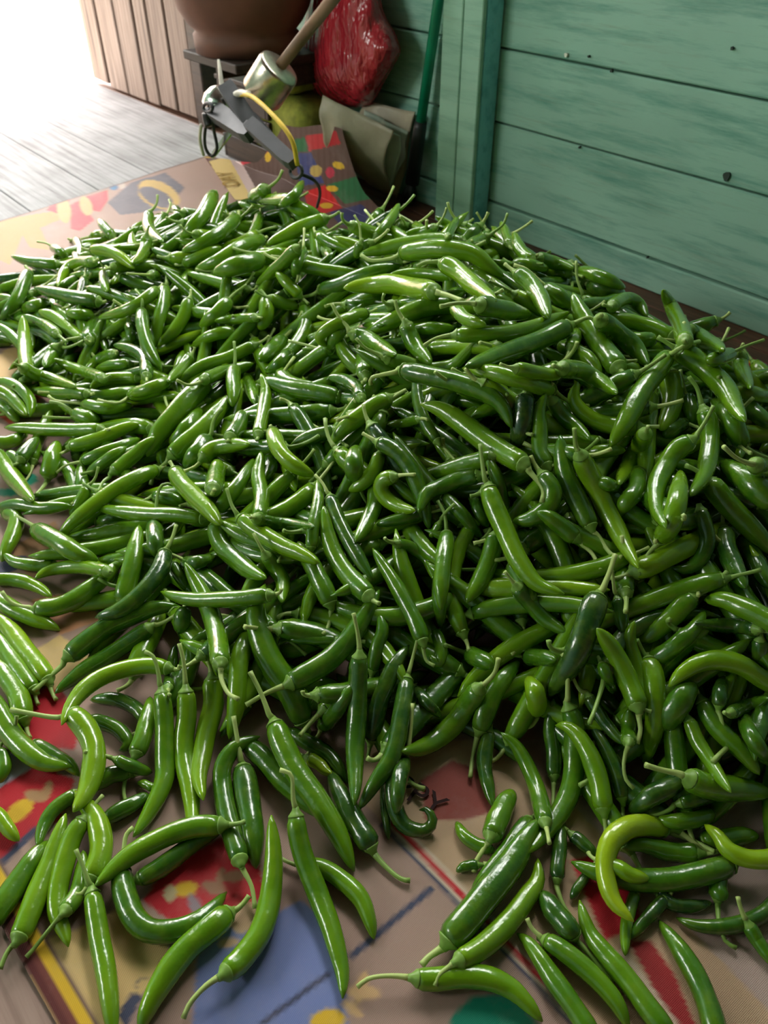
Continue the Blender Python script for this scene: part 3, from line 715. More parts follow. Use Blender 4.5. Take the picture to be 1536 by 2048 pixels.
tile(0, 1180, [
 ("", "-60,30 60,110 180,170 280,205 360,245", 100, 2, .6),
 ("10,10 60,70 130,100 200,105", "220,115 340,100 450,55 560,-20 650,-100 735,-180", 115, 1, .5, "long upcurved green chilli with trailing stem at the left edge of the heap"),
 ("340,665 310,610 295,555", "290,545 230,460 150,360 60,240 -50,130", 110, 2, .8, "yellow-green chilli slanting down to the red print on the left side"),
 ("230,690 215,650 207,605", "205,600 120,490 40,370 -60,220", 105, 1, .6),
 ("185,900 165,850 152,790", "150,780 110,640 40,520 -60,400", 120, 2, .6),
 ("", "-60,640 20,790 120,930 250,1030 430,1060", 125, 2, .55, "thick green chilli sweeping in a curve beside the red print"),
 ("100,755 95,830 130,890 200,925", "210,930 300,980 400,1040 480,1120", 90, 1, .4),
 ("65,718 180,740 340,765 425,738", "430,735 520,840 565,960 555,1100 510,1230 440,1330", 140, 3, .75, "plump light green chilli with long stem lying sideways over the red print"),
 ("", "1010,470 900,455 760,470 620,520 500,600 420,700 370,810", 105, 3, .7, "light green arched chilli, tip pointing down at the red print"),
 ("200,610 300,520 400,430", "410,400 520,310 660,210 800,150 930,110 1075,95", 125, 2, .35, "long dark green chilli with long stem trailing over the bare mat"),
 ("1055,150 980,195 910,220", "900,225 780,310 640,400 500,490 400,560 330,620", 105, 1, .3),
 ("1057,-390 1035,-315 995,-235", "990,-225 960,-120 870,0 720,120 570,165", 110, 3, .2, "very dark glossy chilli with dark stem curving over the left slope"),
 ("", "1620,30 1450,50 1250,60 1080,45 965,10", 100, 4, .5, "straight green chilli lying level across two upright ones"),
 ("1106,95 1104,115", "1100,130 1090,200 1085,260", 95, 2, .3),
 ("1430,655 1370,620 1330,540 1322,460", "1322,445 1305,300 1270,150 1200,0 1110,-165", 110, 3, .5, "green chilli hanging stem down beneath the level lying one"),
 ("1495,180 1492,260", "1490,265 1440,420 1425,580 1410,740 1375,895", 115, 2, .6),
 ("", "1270,535 1280,680 1240,850 1210,1000 1195,1130 1220,1260", 125, 3, .7, "light green chilli with white sheen and blunt tip hanging at the heap foot"),
 ("1075,320 1100,420 1115,590", "1115,605 1120,760 1105,900 1110,1050 1140,1200 1155,1340 1150,1490", 120, 2, .65, "slender chilli with long upright stem, the right one of an upright pair"),
 ("870,370 920,400 950,500 960,595", "970,615 985,800 990,1000 985,1150 930,1290 800,1480", 115, 2, .5, "long chilli with bent upright stem, the left one of an upright pair"),
 ("770,1290 745,1230 770,1110 805,1000", "815,985 860,880 890,760 900,640", 105, 3, .5, "short green chilli hanging a curved stem down left of the upright pair"),
 ("", "880,790 800,700 680,660 540,660", 85, 1, .3),
 ("", "540,790 660,810 740,870 770,930 715,965", 85, 1, .35),
 ("", "1010,590 1030,460 1050,330", 70, 1, .3),
 ("", "920,1190 870,1165 825,1155", 50, 2, .5),
 ("", "770,1100 680,1110 600,1150 480,1200", 100, 1, .4),
 ("", "700,1020 800,1060 915,1100", 75, 1, .4),
 ("", "10,980 30,1060 0,1160", 80, 1, .4),
])
tile(512, 1180, [
 ("", "290,790 200,600 90,430 20,260 0,120 55,-35", 150, 2, .45, "thick green chilli standing tip up on the lower front slope"),
 ("-60,690 60,620 190,565", "200,560 330,490 460,400 580,270 660,140 740,0", 125, 2, .35, "long dark chilli crossing the front slope with its stem to the left"),
 ("585,140 610,260 625,380", "620,395 612,560 605,750 595,950 595,1150 590,1290", 115, 3, .3, "straight dark chilli hanging stem up in the middle of the heap foot"),
 ("970,290 945,390 910,520", "905,535 880,700 850,880 800,1030 700,1180 615,1320", 105, 3, .25, "dark chilli with slanted stem hanging right of the straight dark one"),
 ("", "690,900 730,720 790,540 850,420 920,330", 105, 1, .2),
 ("1455,410 1430,500 1345,590", "1340,590 1270,690 1180,810 1080,900 980,950 875,970", 125, 3, .5, "green chilli with glittering wrinkled back and pale tip above the shaded mat"),
 ("1285,1130 1300,1000 1330,870", "1340,840 1390,700 1450,580 1530,480 1580,420", 115, 3, .4, "green chilli with straight stem pointing down above the shaded mat"),
 ("1070,455 1020,420 1000,330", "1000,310 960,200 900,80 820,-60 700,-250", 95, 2, .42),
 ("", "1075,250 1110,350 1095,440 1040,390", 75, 1, .45),
 ("1135,330 1190,350 1260,380", "1280,385 1350,420 1430,450", 110, 1, .4),
 ("405,265 440,200 450,100", "445,85 420,20 380,-60 330,-160 250,-290", 110, 2, .45, "wrinkled green chilli hanging its pale stem down the front slope"),
 ("", "700,480 730,330 760,240 740,130", 85, 1, .35),
 ("300,390 220,320 120,250", "110,235 60,190 20,130", 80, 1, .4),
 ("300,1020 340,920 390,850", "400,820 470,740 540,640 600,560", 100, 2, .35),
 ("", "310,1010 370,1040 420,1085 455,1105", 75, 3, .9, "small yellow-green chilli tip peeping out at the heap foot"),
 ("", "200,860 330,930 450,1000 550,1160", 90, 1, .3),
 ("-36,490 30,620 90,780", "110,800 160,930 240,1080 360,1250 500,1480 590,1690", 140, 3, .5, "thick green chilli with tall straight stem slanting down to the mat"),
 ("940,680 930,830 910,1000", "890,1020 860,1150 840,1350", 95, 0, .2),
 ("", "960,600 1040,690 1110,760", 70, 0, .15),
 ("", "1400,850 1370,1050 1420,1300", 90, 0, .2),
 ("", "480,300 360,300 200,300", 60, 0, .3),
 ("", "1100,-100 1100,50 1110,230", 85, 0, .3),
])
tile(1024, 1180, [
 ("620,-215 590,-120 535,20", "515,40 470,160 420,300 370,420 300,520 210,640", 150, 2, .15, "thick very dark chilli with tall stem standing up on the right slope"),
 ("600,-120 615,0 630,45", "635,55 655,150 665,260", 85, 1, .25),
 ("1290,-110 1200,-20 1100,35", "1085,45 1010,110 920,200 830,270 750,310", 115, 2, .5, "green chilli with long slanted stem pointing up out of the right slope"),
 ("", "830,430 930,370 1030,290 1110,210 1160,120", 100, 1, .4),
 ("", "1650,230 1540,180 1400,110 1270,60 1150,60", 130, 2, .55),
 ("1580,255 1500,245", "1470,235 1350,215 1200,210 1100,200", 90, 1, .2),
 ("750,920 770,840 755,730", "755,705 720,600 660,470 600,350 510,230", 130, 3, .6, "plump green chilli with white sheen hanging its cream stem down the right slope"),
 ("", "770,640 760,520 730,400 705,290 735,185", 95, 2, .55),
 ("750,300 780,360 805,410", "820,420 850,540 860,680 855,800 830,930 790,1050", 125, 3, .65, "plump blistered green chilli hanging tip down, stem up, on the right slope"),
 ("", "915,800 970,720 1040,620 1100,560", 150, 2, .35, "stubby dark green chilli with rounded end beside the blistered one"),
 ("", "1600,590 1480,520 1370,450 1240,420 1120,440 1020,500 940,580", 120, 3, .65, "light green chilli arched like a bridge on the right slope"),
 ("", "1060,780 1120,920 1190,1030 1250,1130 1315,1215", 90, 4, .55, "slim green chilli pointing its tip down over the cream-stemmed one"),
 ("", "1140,670 1210,800 1300,900 1400,990 1485,1110", 115, 2, .45),
 ("1285,915 1270,840 1240,710", "1240,690 1250,600 1270,520", 85, 2, .2),
 ("800,1050 900,1080 1050,1110", "1060,1130 1150,1170 1280,1190 1420,1200 1560,1220", 150, 2, .5, "thick green chilli lying level with its cream stem to the left"),
 ("30,820 110,820 160,750", "150,725 145,640 120,570 90,530", 115, 3, .7, "short light green chilli with hooked cream stem in a dark hollow"),
 ("300,380 330,450 335,680", "340,705 370,800 375,950 370,1100 330,1250 230,1420 90,1580", 130, 2, .45, "long green chilli with tall stem, curving down to the striped mat"),
 ("565,1470 560,1400 552,1330", "550,1320 520,1150 470,1000 400,880 330,820 260,812", 120, 3, .6, "green chilli with bent-over pale tip at the right heap foot"),
 ("", "200,1400 150,1200 90,1050 20,930 -66,855", 100, 2, .45),
 ("240,1340 245,1250 250,1140", "250,1120 250,960 230,820 250,650", 90, 1, .3),
 ("355,505 400,590 450,630", "460,640 520,740 600,850 680,930", 80, 1, .15),
 ("665,1360 660,1260", "660,1250 620,1080 550,930 450,780", 90, 1, .2),
 ("730,1190 685,1140 670,1050 690,940", "700,915 700,820 700,720", 90, 2, .45),
 ("-56,415 -30,392 80,397", "90,400 170,405 260,420", 105, 2, .35),
 ("", "30,-20 130,100 220,190 330,260", 105, 1, .35),
 ("", "1390,770 1440,880 1510,990 1600,1060", 95, 1, .35),
 ("", "1310,740 1420,690 1540,650", 80, 1, .3),
 ("", "1490,300 1480,400 1450,500", 90, 1, .3),
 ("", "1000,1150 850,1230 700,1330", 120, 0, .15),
 ("", "540,450 580,540 620,630", 70, 0, .4),
])
tile(0, 760, [
 ("", "530,85 420,80 300,75 175,60", 75, 2, .5),
 ("590,120 700,140 780,100", "790,95 870,70 960,40 1030,-20", 85, 2, .6),
 ("", "515,95 640,95 760,70 850,40", 75, 1, .5),
 ("290,95 340,125 500,140", "510,150 600,165 720,160 800,150", 80, 1, .55),
 ("300,130 370,145 450,200", "455,205 520,225 600,240", 90, 1, .5),
 ("", "610,300 480,300 340,300 180,290 25,285", 85, 3, .6, "straight green chilli pointing its sharp tip out over the left mat"),
 ("360,445 420,415", "425,400 530,375 650,330 760,285 850,260", 85, 3, .7),
 ("", "1235,10 1130,120 1030,230 950,330 880,460", 125, 2, .55),
 ("590,670 620,610 680,570", "680,550 760,490 850,410 930,340", 85, 2, .55),
 ("340,555 400,510 490,490", "500,490 600,445 720,400 840,350", 75, 1, .5),
 ("", "540,560 640,480 760,400", 70, 1, .5),
 ("", "940,540 830,580 720,640 600,720 500,800 410,880 335,965", 95, 3, .65, "very long slim light green chilli slanting down the left slope"),
 ("905,630 930,560 1020,480", "1030,455 1100,390 1200,310 1280,220 1400,80", 110, 2, .6),
 ("1330,170 1280,250 1265,350", "1240,360 1190,430 1110,520", 110, 3, .4),
 ("1105,550 1170,520 1210,485", "1215,470 1270,420 1350,395 1500,385", 95, 3, .65),
 ("", "1050,545 1090,620 1170,700 1250,780 1325,870", 110, 4, .7, "light green chilli with blunt curled head lying over the left slope"),
 ("1040,630 980,625 945,690 935,840", "925,855 930,950 940,1060", 100, 2, .3, "dark chilli with tall hooked stem standing on the left slope"),
 ("1285,660 1270,690", "1280,660 1300,560 1310,480", 110, 3, .5, "green chilli seen end on, its round calyx facing outward"),
 ("", "1220,830 1050,810 900,805 730,790 555,762", 90, 2, .55),
 ("650,750 800,745 920,700", "930,700 1020,710 1120,750", 80, 1, .4),
 ("", "0,770 110,750 250,770 430,755", 85, 2, .45),
 ("", "-40,430 60,560 130,650 200,725", 105, 2, .6),
 ("215,690 260,640 285,600", "290,580 305,500 325,430 350,370", 100, 2, .55),
 ("", "40,800 95,830 90,900 55,990 10,1090", 95, 2, .6),
 ("100,820 160,850 215,885", "220,900 330,960 450,1030 590,1085", 115, 3, .5, "stout green chilli with stem over the bare mat at the left edge"),
 ("", "650,1150 520,1125 380,1125 280,1150 210,1190", 85, 3, .65),
 ("", "330,1110 200,1115 100,1100 20,1040", 75, 2, .5),
 ("", "740,1330 770,1200 810,1040 835,870", 115, 2, .5, "green chilli standing straight with its rounded tip up on the left slope"),
 ("", "-40,1200 100,1205 220,1240 310,1300", 80, 2, .6),
 ("", "1290,870 1330,990 1420,1080 1510,1150 1597,1190", 115, 3, .5),
 ("1360,650 1390,750 1430,815", "1445,830 1540,900 1680,990 1800,1040 1915,1100", 110, 3, .65, "green chilli with raised stem pointing its tip across the front slope"),
 ("", "-30,20 60,25 140,70 185,140 180,220", 75, 2, .55),
 ("", "-20,60 70,110 160,210", 75, 2, .6),
 ("", "-20,120 50,180 110,250", 80, 2, .5),
 ("", "-10,390 80,370 165,330", 80, 1, .55),
 ("", "120,480 180,400 230,350", 80, 2, .35),
 ("", "60,460 130,510 170,570", 80, 1, .5),
 ("590,520 570,590 530,640", "525,650 490,720 420,820", 75, 2, .6),
 ("", "1380,350 1430,280 1460,180", 100, 2, .4),
 ("", "1050,390 1120,290 1210,170", 95, 1, .5),
 ("", "1310,780 1400,670 1470,570 1530,470", 85, 1, .45),
 ("", "1556,830 1571,720 1551,580 1566,430", 90, 2, .5),
 ("", "1110,1100 1200,1090 1290,1060", 80, 0, .3),
 ("", "1040,1110 1080,1180 1140,1270", 70, 1, .35),
])
tile(512, 760, [
 ("600,125 520,110", "500,105 400,80 260,60 100,20 0,10", 110, 3, .4, "wrinkled olive-tinged chilli lying level above the dark hollow"),
 ("710,95 680,130 640,130", "630,110 610,50 540,5 430,-20", 80, 2, .35),
 ("", "800,110 690,170 580,250 500,320 452,385", 105, 3, .6, "green chilli with pale edge slanting tip down into the dark hollow"),
 ("", "480,305 370,330 270,370 195,430", 85, 2, .3),
 ("", "100,310 130,400 190,480 260,530 350,575", 100, 4, .75, "light green sickle-shaped chilli beside the dark hollow"),
 ("355,570 400,620 435,690", "445,705 490,830 560,970 630,1090 700,1200", 90, 1, .25),
 ("", "680,1300 580,1200 490,1080 440,950 405,755", 115, 2, .5, "green chilli standing tip up in the middle of the front slope"),
 ("", "330,1010 350,850 375,720 370,590", 75, 1, .45),
 ("", "0,830 100,860 200,870 350,880", 85, 2, .35),
 ("670,740 640,690 610,610", "600,585 585,500 600,400", 110, 3, .45, "short stout chilli hanging stem down under a small curved one"),
 ("", "740,450 710,540 640,620 555,668", 90, 4, .6, "small curved green chilli lying over the stem of a stout one"),
 ("", "830,580 770,600 750,660 790,720 870,765 955,785", 95, 3, .7, "light green chilli curled in a half moon on the front slope"),
 ("", "1340,570 1220,600 1110,640 1020,690 975,795", 100, 3, .35, "dark chilli with lighter bent-down tip touching the half-moon one"),
 ("640,320 720,365", "735,375 830,420 910,510 970,630 1010,760 1040,900", 100, 1, .3),
 ("", "720,640 710,760 660,870 598,970", 100, 2, .45),
 ("", "980,810 850,840 720,870", 70, 1, .3),
 ("1210,500 1150,430 1090,370", "1090,370 1020,260 975,140 965,10 1010,-50 1070,0", 70, 4, .3, "shrivelled dull chilli with its tip curled over like a crook"),
 ("1715,735 1720,650 1620,525", "1610,510 1480,430 1340,340 1200,230 1090,170 985,145", 130, 4, .6, "large green chilli with a sharp tip lying down the upper right slope"),
 ("690,30 690,-10 750,-30 860,-50", "880,-60 1050,-20 1230,20 1380,80 1480,160 1535,290", 120, 4, .35, "large dark green chilli arched over the upper slope"),
 ("1345,385 1355,480 1375,620", "1395,645 1430,760 1500,920 1580,1090 1680,1220 1850,1285", 120, 4, .6, "long bright green chilli with upright stem sweeping down the right slope"),
 ("", "1490,760 1450,600 1385,455", 80, 2, .4),
 ("", "985,235 900,255 790,268", 60, 2, .5),
 ("1090,725 1130,800 1145,910", "1145,925 1130,1050 1115,1200 1110,1380", 100, 2, .45, "straight green chilli hanging down, stem up, in the dark front hollow"),
 ("1305,980 1380,960 1440,925", "1440,930 1400,1080 1350,1200 1260,1335", 115, 2, .45),
 ("", "840,980 940,1010 1030,1090 1070,1200", 70, 0, .45),
 ("", "60,1050 110,1120 160,1210 155,1335", 95, 3, .5),
 ("", "1100,860 1080,900 1040,945", 50, 1, .5),
 ("", "1130,700 1230,800 1360,960", 80, 1, .3),
 ("", "1300,690 1340,800 1405,895", 75, 1, .3),
 ("", "15,330 45,180 60,60 30,-40", 80, 3, .6),
])
tile(1024, 760, [
 ("460,155 360,140 260,75", "240,60 120,25 -20,-20 -150,-50 -297,-70", 100, 3, .6),
 ("885,280 770,280", "765,285 640,280 520,255 420,190 370,110 395,10", 105, 4, .65, "green chilli bent like a banana with upturned tip on the upper slope"),
 ("", "80,100 60,250 20,420", 130, 2, .05, "blackish green leathery chilli on the upper slope"),
 ("310,540 260,510 220,530", "215,520 170,420 165,280 165,180 205,80", 100, 3, .45),
 ("", "240,120 300,210 390,290 470,360", 95, 3, .4),
 ("375,290 380,380 400,440", "410,450 460,560 530,700 600,840 670,980 760,1130", 120, 4, .7, "long light green chilli with upright stem slanting down the right slope"),
 ("660,1065 590,1040 500,910", "470,885 410,760 340,620 300,480 290,330", 120, 3, .35, "dark chilli hanging stem down left of the long light green one"),
 ("", "180,570 240,660 215,760 120,830 0,850", 115, 3, .4, "dark green chilli curled round under the stem of a large one"),
 ("530,1140 480,1040 400,970", "385,950 310,890 230,830 150,790", 105, 3, .4),
 ("", "800,320 750,420 690,520 640,625", 105, 4, .65, "short light green chilli with two white glints on the right slope"),
 ("", "750,550 750,650 680,740 610,820", 110, 2, .45),
 ("", "940,-50 960,60 950,190 890,298", 130, 4, .7, "plump pale green chilli with blunt tip pointing down the right slope"),
 ("1010,-60 1040,90", "1060,110 1080,200 1090,280", 95, 2, .4),
 ("1060,-20 1110,50 1140,160", "1150,180 1190,300 1180,450 1150,580 1070,695", 115, 4, .5, "greyish green chilli with thick tapering stem hanging on the right slope"),
 ("1210,155 1160,250 1095,350", "1080,360 990,420 920,520 870,640 870,780 925,890", 115, 4, .5, "wrinkled green chilli curved tip down beside its twin on the right slope"),
 ("780,1110 820,1040 890,965", "895,950 960,850 990,720 1010,600 1010,540", 120, 3, .6, "glossy green chilli hanging stem down against the wrinkled curved one"),
 ("1265,390 1200,320 1050,260", "1030,260 960,300 900,340", 90, 2, .3),
 ("1530,470 1460,440 1385,395", "1375,375 1330,270 1270,180 1200,120", 120, 3, .45),
 ("", "1570,740 1450,640 1350,560 1250,490", 150, 2, .4),
 ("", "1180,610 1290,740 1410,870 1520,980 1600,1060", 130, 2, .5),
 ("1270,400 1350,470 1450,510", "1460,510 1540,540 1620,560", 110, 3, .5),
 ("", "1560,110 1430,80 1310,60", 85, 3, .6),
 ("", "1400,140 1470,210 1560,280", 100, 2, .4),
 ("1330,1020 1220,940 1160,820", "1130,780 1170,940 1140,1060 1060,1130 960,1130", 95, 0, .25),
 ("", "670,890 740,890 800,915", 70, 2, .5),
 ("", "460,440 560,425 680,420", 80, 1, .5),
 ("", "530,610 590,630 640,650", 80, 1, .4),
 ("", "1390,950 1460,1080 1540,1250", 110, 0, .3),
 ("", "1270,900 1300,1050 1400,1250", 120, 0, .25),
 ("", "0,1120 60,1230 150,1340", 100, 0, .35),
])
tile(0, 340, [
 ("", "555,480 640,485 720,520 810,590", 70, 3, .75, "light green chilli with sharp bent tip on the low back heap"),
 ("", "560,550 470,560 390,610 345,700", 70, 3, .65), ("", "595,790 470,770 330,740 205,705", 85, 3, .35),
 ("", "940,720 850,790 740,850 585,890", 70, 4, .6), ("815,720 850,770 855,840", "850,850 860,960 890,1070 970,1210", 80, 4, .45),
 ("1000,610 1000,690", "990,710 975,820 945,940 925,1070", 80, 3, .5), ("", "1135,780 1100,880 1040,970 950,1050", 75, 3, .6),
 ("760,840 770,920", "775,930 785,990 795,1040", 60, 3, .4), ("", "880,1240 870,1140 800,1080 680,1050", 75, 3, .35),
 ("", "165,1200 150,1080 145,980 135,875", 80, 3, .65), ("575,1130 540,1090 505,1040", "500,1035 430,970 340,890 230,845", 85, 3, .7),
 ("400,1030 350,990", "345,985 270,930 190,895 90,890", 65, 2, .5), ("480,1005 400,1020 360,1050", "350,1060 310,1120 270,1180", 85, 2, .45),
 ("85,1160 130,1180", "135,1185 200,1220 330,1260 460,1300", 75, 3, .6), ("", "620,1250 520,1215 420,1180 325,1135", 70, 3, .6),
 ("", "830,1250 700,1250 600,1270 540,1310", 75, 2, .65), ("945,150 940,200 905,250", "895,260 890,330 920,390 980,430", 70, 3, .5),
 ("", "1280,150 1230,250 1150,350 1080,410", 85, 3, .55), ("", "1420,290 1330,370 1230,430 1090,490", 85, 2, .5),
 ("", "1110,560 1220,510 1330,460", 70, 3, .6), ("", "1570,420 1440,470 1300,550 1170,600", 90, 3, .55),
 ("", "1560,540 1440,570 1280,620", 110, 3, .5), ("", "350,565 250,560 150,545 65,515", 60, 2, .45),
 ("", "170,620 130,720 80,810 0,900", 80, 2, .4), ("", "880,400 870,480 830,540 790,560", 70, 3, .5),
 ("", "680,400 640,360 590,295", 60, 2, .5), ("", "545,870 450,865 380,860", 65, 2, .55),
 ("50,870 130,840 160,832", "160,830 230,810 300,790", 75, 2, .5), ("", "330,820 400,880 440,920", 60, 2, .6),
 ("600,545 620,590 622,615", "622,620 625,670 640,730", 60, 3, .6), ("1480,690 1410,740 1370,785", "1370,790 1300,860 1200,940", 85, 3, .55),
 ("", "1400,970 1280,990 1150,1060", 75, 2, .6), ("", "1536,885 1420,895 1290,905", 65, 3, .55),
 ("1405,1030 1410,1100 1410,1180", "1405,1190 1400,1250 1400,1340 1395,1420", 85, 3, .5, "green chilli standing stem up in the valley between the heaps"),
 ("", "1530,1050 1380,1120 1200,1180 1060,1280", 75, 2, .55), ("1060,1260 1130,1290 1220,1270", "1225,1260 1320,1220 1400,1200 1520,1160", 80, 2, .5),
 ("", "1000,1270 900,1310 780,1350", 75, 2, .6), ("", "1140,1120 1080,1200 1010,1270", 75, 2, .5),
 ("", "690,1105 600,1140 510,1200", 75, 2, .5), ("", "780,1165 680,1170 570,1200", 65, 2, .5),
 ("225,430 280,440 310,460", "320,465 360,490 400,520", 55, 2, .45),
])
tile(512, 340, [
 ("630,510 700,545 860,525", "880,500 1000,480 1150,475 1290,500 1390,570 1490,640", 110, 4, .6, "large green chilli arched along the crest with its stem to the left"),
 ("", "1240,435 1080,425 920,440 760,475 620,505", 95, 3, .55), ("965,580 1020,555 1100,550", "1115,560 1200,600 1290,680 1370,740 1440,790", 115, 4, .7, "plump light green chilli slanting down just below the crest"),
 ("", "1185,640 1080,630 950,620 800,630", 75, 3, .55), ("1240,785 1150,750 1085,735", "1070,730 950,710 820,685 700,690 600,700 525,708", 115, 4, .78, "plump yellow-green chilli lying level below the crest, stem to the right"),
 ("175,780 250,770 370,740", "390,720 500,690 620,640 740,600 880,570", 90, 3, .35), ("1105,820 1200,800 1320,800", "1340,810 1430,830 1536,850 1650,870", 115, 4, .45, "dark green chilli with straight stem lying level near the crest"),
 ("", "1190,810 1040,820 900,865 770,930 640,990", 110, 3, .5), ("455,800 490,870 565,960", "580,985 680,1020 760,1070 840,1110", 100, 4, .45, "wrinkled green chilli with long thin stem raised to the left"),
 ("835,780 850,840 890,910", "900,925 930,1010 980,1090 1050,1160", 105, 4, .45, "green chilli pointing down, stem up, below the level yellow-green one"),
 ("600,1010 660,1070 770,1120", "785,1135 900,1160 1040,1195 1180,1170 1260,1100 1330,1015", 85, 3, .55, "green chilli with upturned tip behind the large arched dark one"),
 ("1005,1055 1080,1010 1190,985", "1200,990 1330,985 1470,985 1600,960 1720,920 1890,850", 95, 3, .6), ("2046,920 1996,885 1900,925", "1880,935 1750,1000 1600,1060 1450,1110 1350,1150 1255,1180", 120, 4, .38, "large dark green chilli with hooked stem slanting across the upper slope"),
 ("", "1040,1070 1200,1060 1330,1060 1460,1080", 100, 2, .7), ("", "1190,830 1270,900 1380,930", 80, 3, .6),
 ("", "660,860 540,900 440,950 380,1010 430,1060", 80, 3, .65), ("", "720,400 790,320 830,260 860,200", 60, 3, .6, "chilli sticking its tip up from the crest in front of the folded sack"),
 ("", "1150,400 1180,340 1215,280", 50, 3, .5), ("1510,260 1480,330 1400,390", "1390,400 1330,430 1260,450", 75, 3, .5, "chilli on the crest raising its curved stem before the teal post"),
 ("1145,225 1120,290 1080,340", "1075,345 1000,370 900,380", 60, 2, .5), ("590,270 620,330 630,440", "630,440 615,480 600,530", 60, 2, .5),
 ("290,350 285,480", "280,480 250,560 230,650", 70, 3, .45), ("", "420,290 300,330 180,390 60,450", 80, 3, .65), ("", "250,470 180,540 90,620 0,690", 80, 3, .55),
 ("", "260,750 200,690 120,612", 70, 3, .65), ("", "80,770 160,800 270,820", 70, 2, .65), ("", "60,780 60,870 20,960", 90, 2, .6),
 ("280,850 230,940 170,1010", "160,1020 100,1080 20,1140", 100, 3, .45), ("", "200,1090 130,1170 60,1220", 70, 2, .4),
 ("195,1025 300,1050 420,1085", "440,1080 470,1010 540,950", 85, 2, .45), ("", "165,200 230,150 285,65", 60, 3, .5),
 ("", "200,200 300,250 400,290", 85, 2, .6), ("", "20,170 120,180 260,170", 75, 2, .65), ("160,0 130,60 70,110", "60,115 20,140 -40,160", 80, 2, .6),
 ("", "0,530 90,520 180,480", 90, 2, .6), ("", "1520,450 1500,380 1470,310", 55, 3, .6), ("", "940,960 1060,950 1190,950", 80, 2, .5),
])
tile(1024, 340, [
 ("", "30,620 110,680 170,770 220,890", 105, 4, .5, "green chilli with blistered sheen pointing down the crest"),
 ("", "640,1190 550,1080 470,960 410,850 365,735", 125, 4, .5, "thick green chilli standing tip up on the upper right slope"),
 ("", "960,1000 850,950 720,910 600,890 515,865", 95, 3, .6), ("", "530,900 620,970 720,1050 820,1180", 115, 4, .4),
 ("1070,1055 980,1025 860,1015", "840,1020 770,1020 690,1000", 90, 3, .5), ("", "1040,1030 1010,930 960,830 905,720", 95, 4, .6, "chilli raising its sharp tip against the teal wall at the heap's back edge"),
 ("", "1000,1080 1110,1150 1210,1240 1290,1330 1350,1440 1400,1510", 130, 3, .55), ("1120,1030 1040,1050 950,1110", "930,1120 860,1220 780,1330 690,1490 590,1660", 125, 4, .5, "glossy green chilli with many white glints slanting left down the right slope"),
 ("1510,1020 1420,1050 1320,1095", "1310,1105 1240,1130 1160,1150", 90, 3, .5, "chilli at the heap's back edge pointing its stem along the teal wall"),
 ("", "1060,960 1160,1020 1270,1080", 100, 3, .45), ("", "640,780 540,800 400,800", 80, 3, .35), ("", "600,820 660,780 740,790 810,880", 85, 3, .5),
 ("", "160,530 260,560 370,590", 80, 2, .5), ("", "400,610 530,640 680,710", 80, 3, .5), ("", "120,545 50,480 10,375", 75, 3, .55),
 ("10,570 90,600 210,710", "215,715 280,760 360,820", 100, 3, .5), ("", "20,560 120,570 220,600", 70, 3, .55), ("", "1370,1110 1380,1200 1430,1310", 90, 3, .5),
 ("", "300,1060 400,1100 480,1160 530,1240", 100, 3, .55), ("", "20,1190 150,1215 260,1230 335,1200", 80, 3, .65), ("", "300,1190 420,1210 530,1270 630,1340", 110, 3, .5),
 ("", "350,1070 380,1000 390,950", 75, 3, .5), ("385,545 390,650 430,760", "440,770 470,790 520,800", 60, 2, .5), ("", "480,690 560,720 680,760", 100, 2, .3),
])
# ---------------------------------------------------------------- the chilli heap
RS = np.random.RandomState(11)
GX0, GY0, CELL, GNX, GNY = -1.15, .02, .004, 560, 480
hm = np.full((GNX, GNY), .0035)
gxs = GX0+CELL*np.arange(GNX); gys = GY0+CELL*np.arange(GNY)
def hat(x, y):
    i = np.clip(((x-GX0)/CELL).astype(int), 0, GNX-1); j = np.clip(((y-GY0)/CELL).astype(int), 0, GNY-1)
    return hm[i, j]
def stamp(P, R):
    for p, r in zip(P, R):
        i0 = int((p[0]-GX0)/CELL); j0 = int((p[1]-GY0)/CELL); k = int(r/CELL)+1
        if i0-k < 0 or j0-k < 0 or i0+k+1 > GNX or j0+k+1 > GNY: continue
        xs = gxs[i0-k:i0+k+1][:, None]-p[0]; ys = gys[j0-k:j0+k+1][None]-p[1]
        d2 = xs**2+ys**2
        z = np.where(d2 < r*r, p[2]+.85*np.sqrt(np.maximum(r*r-d2, 0)), 0)
        s = hm[i0-k:i0+k+1, j0-k:j0+k+1]; np.maximum(s, z, out=s)
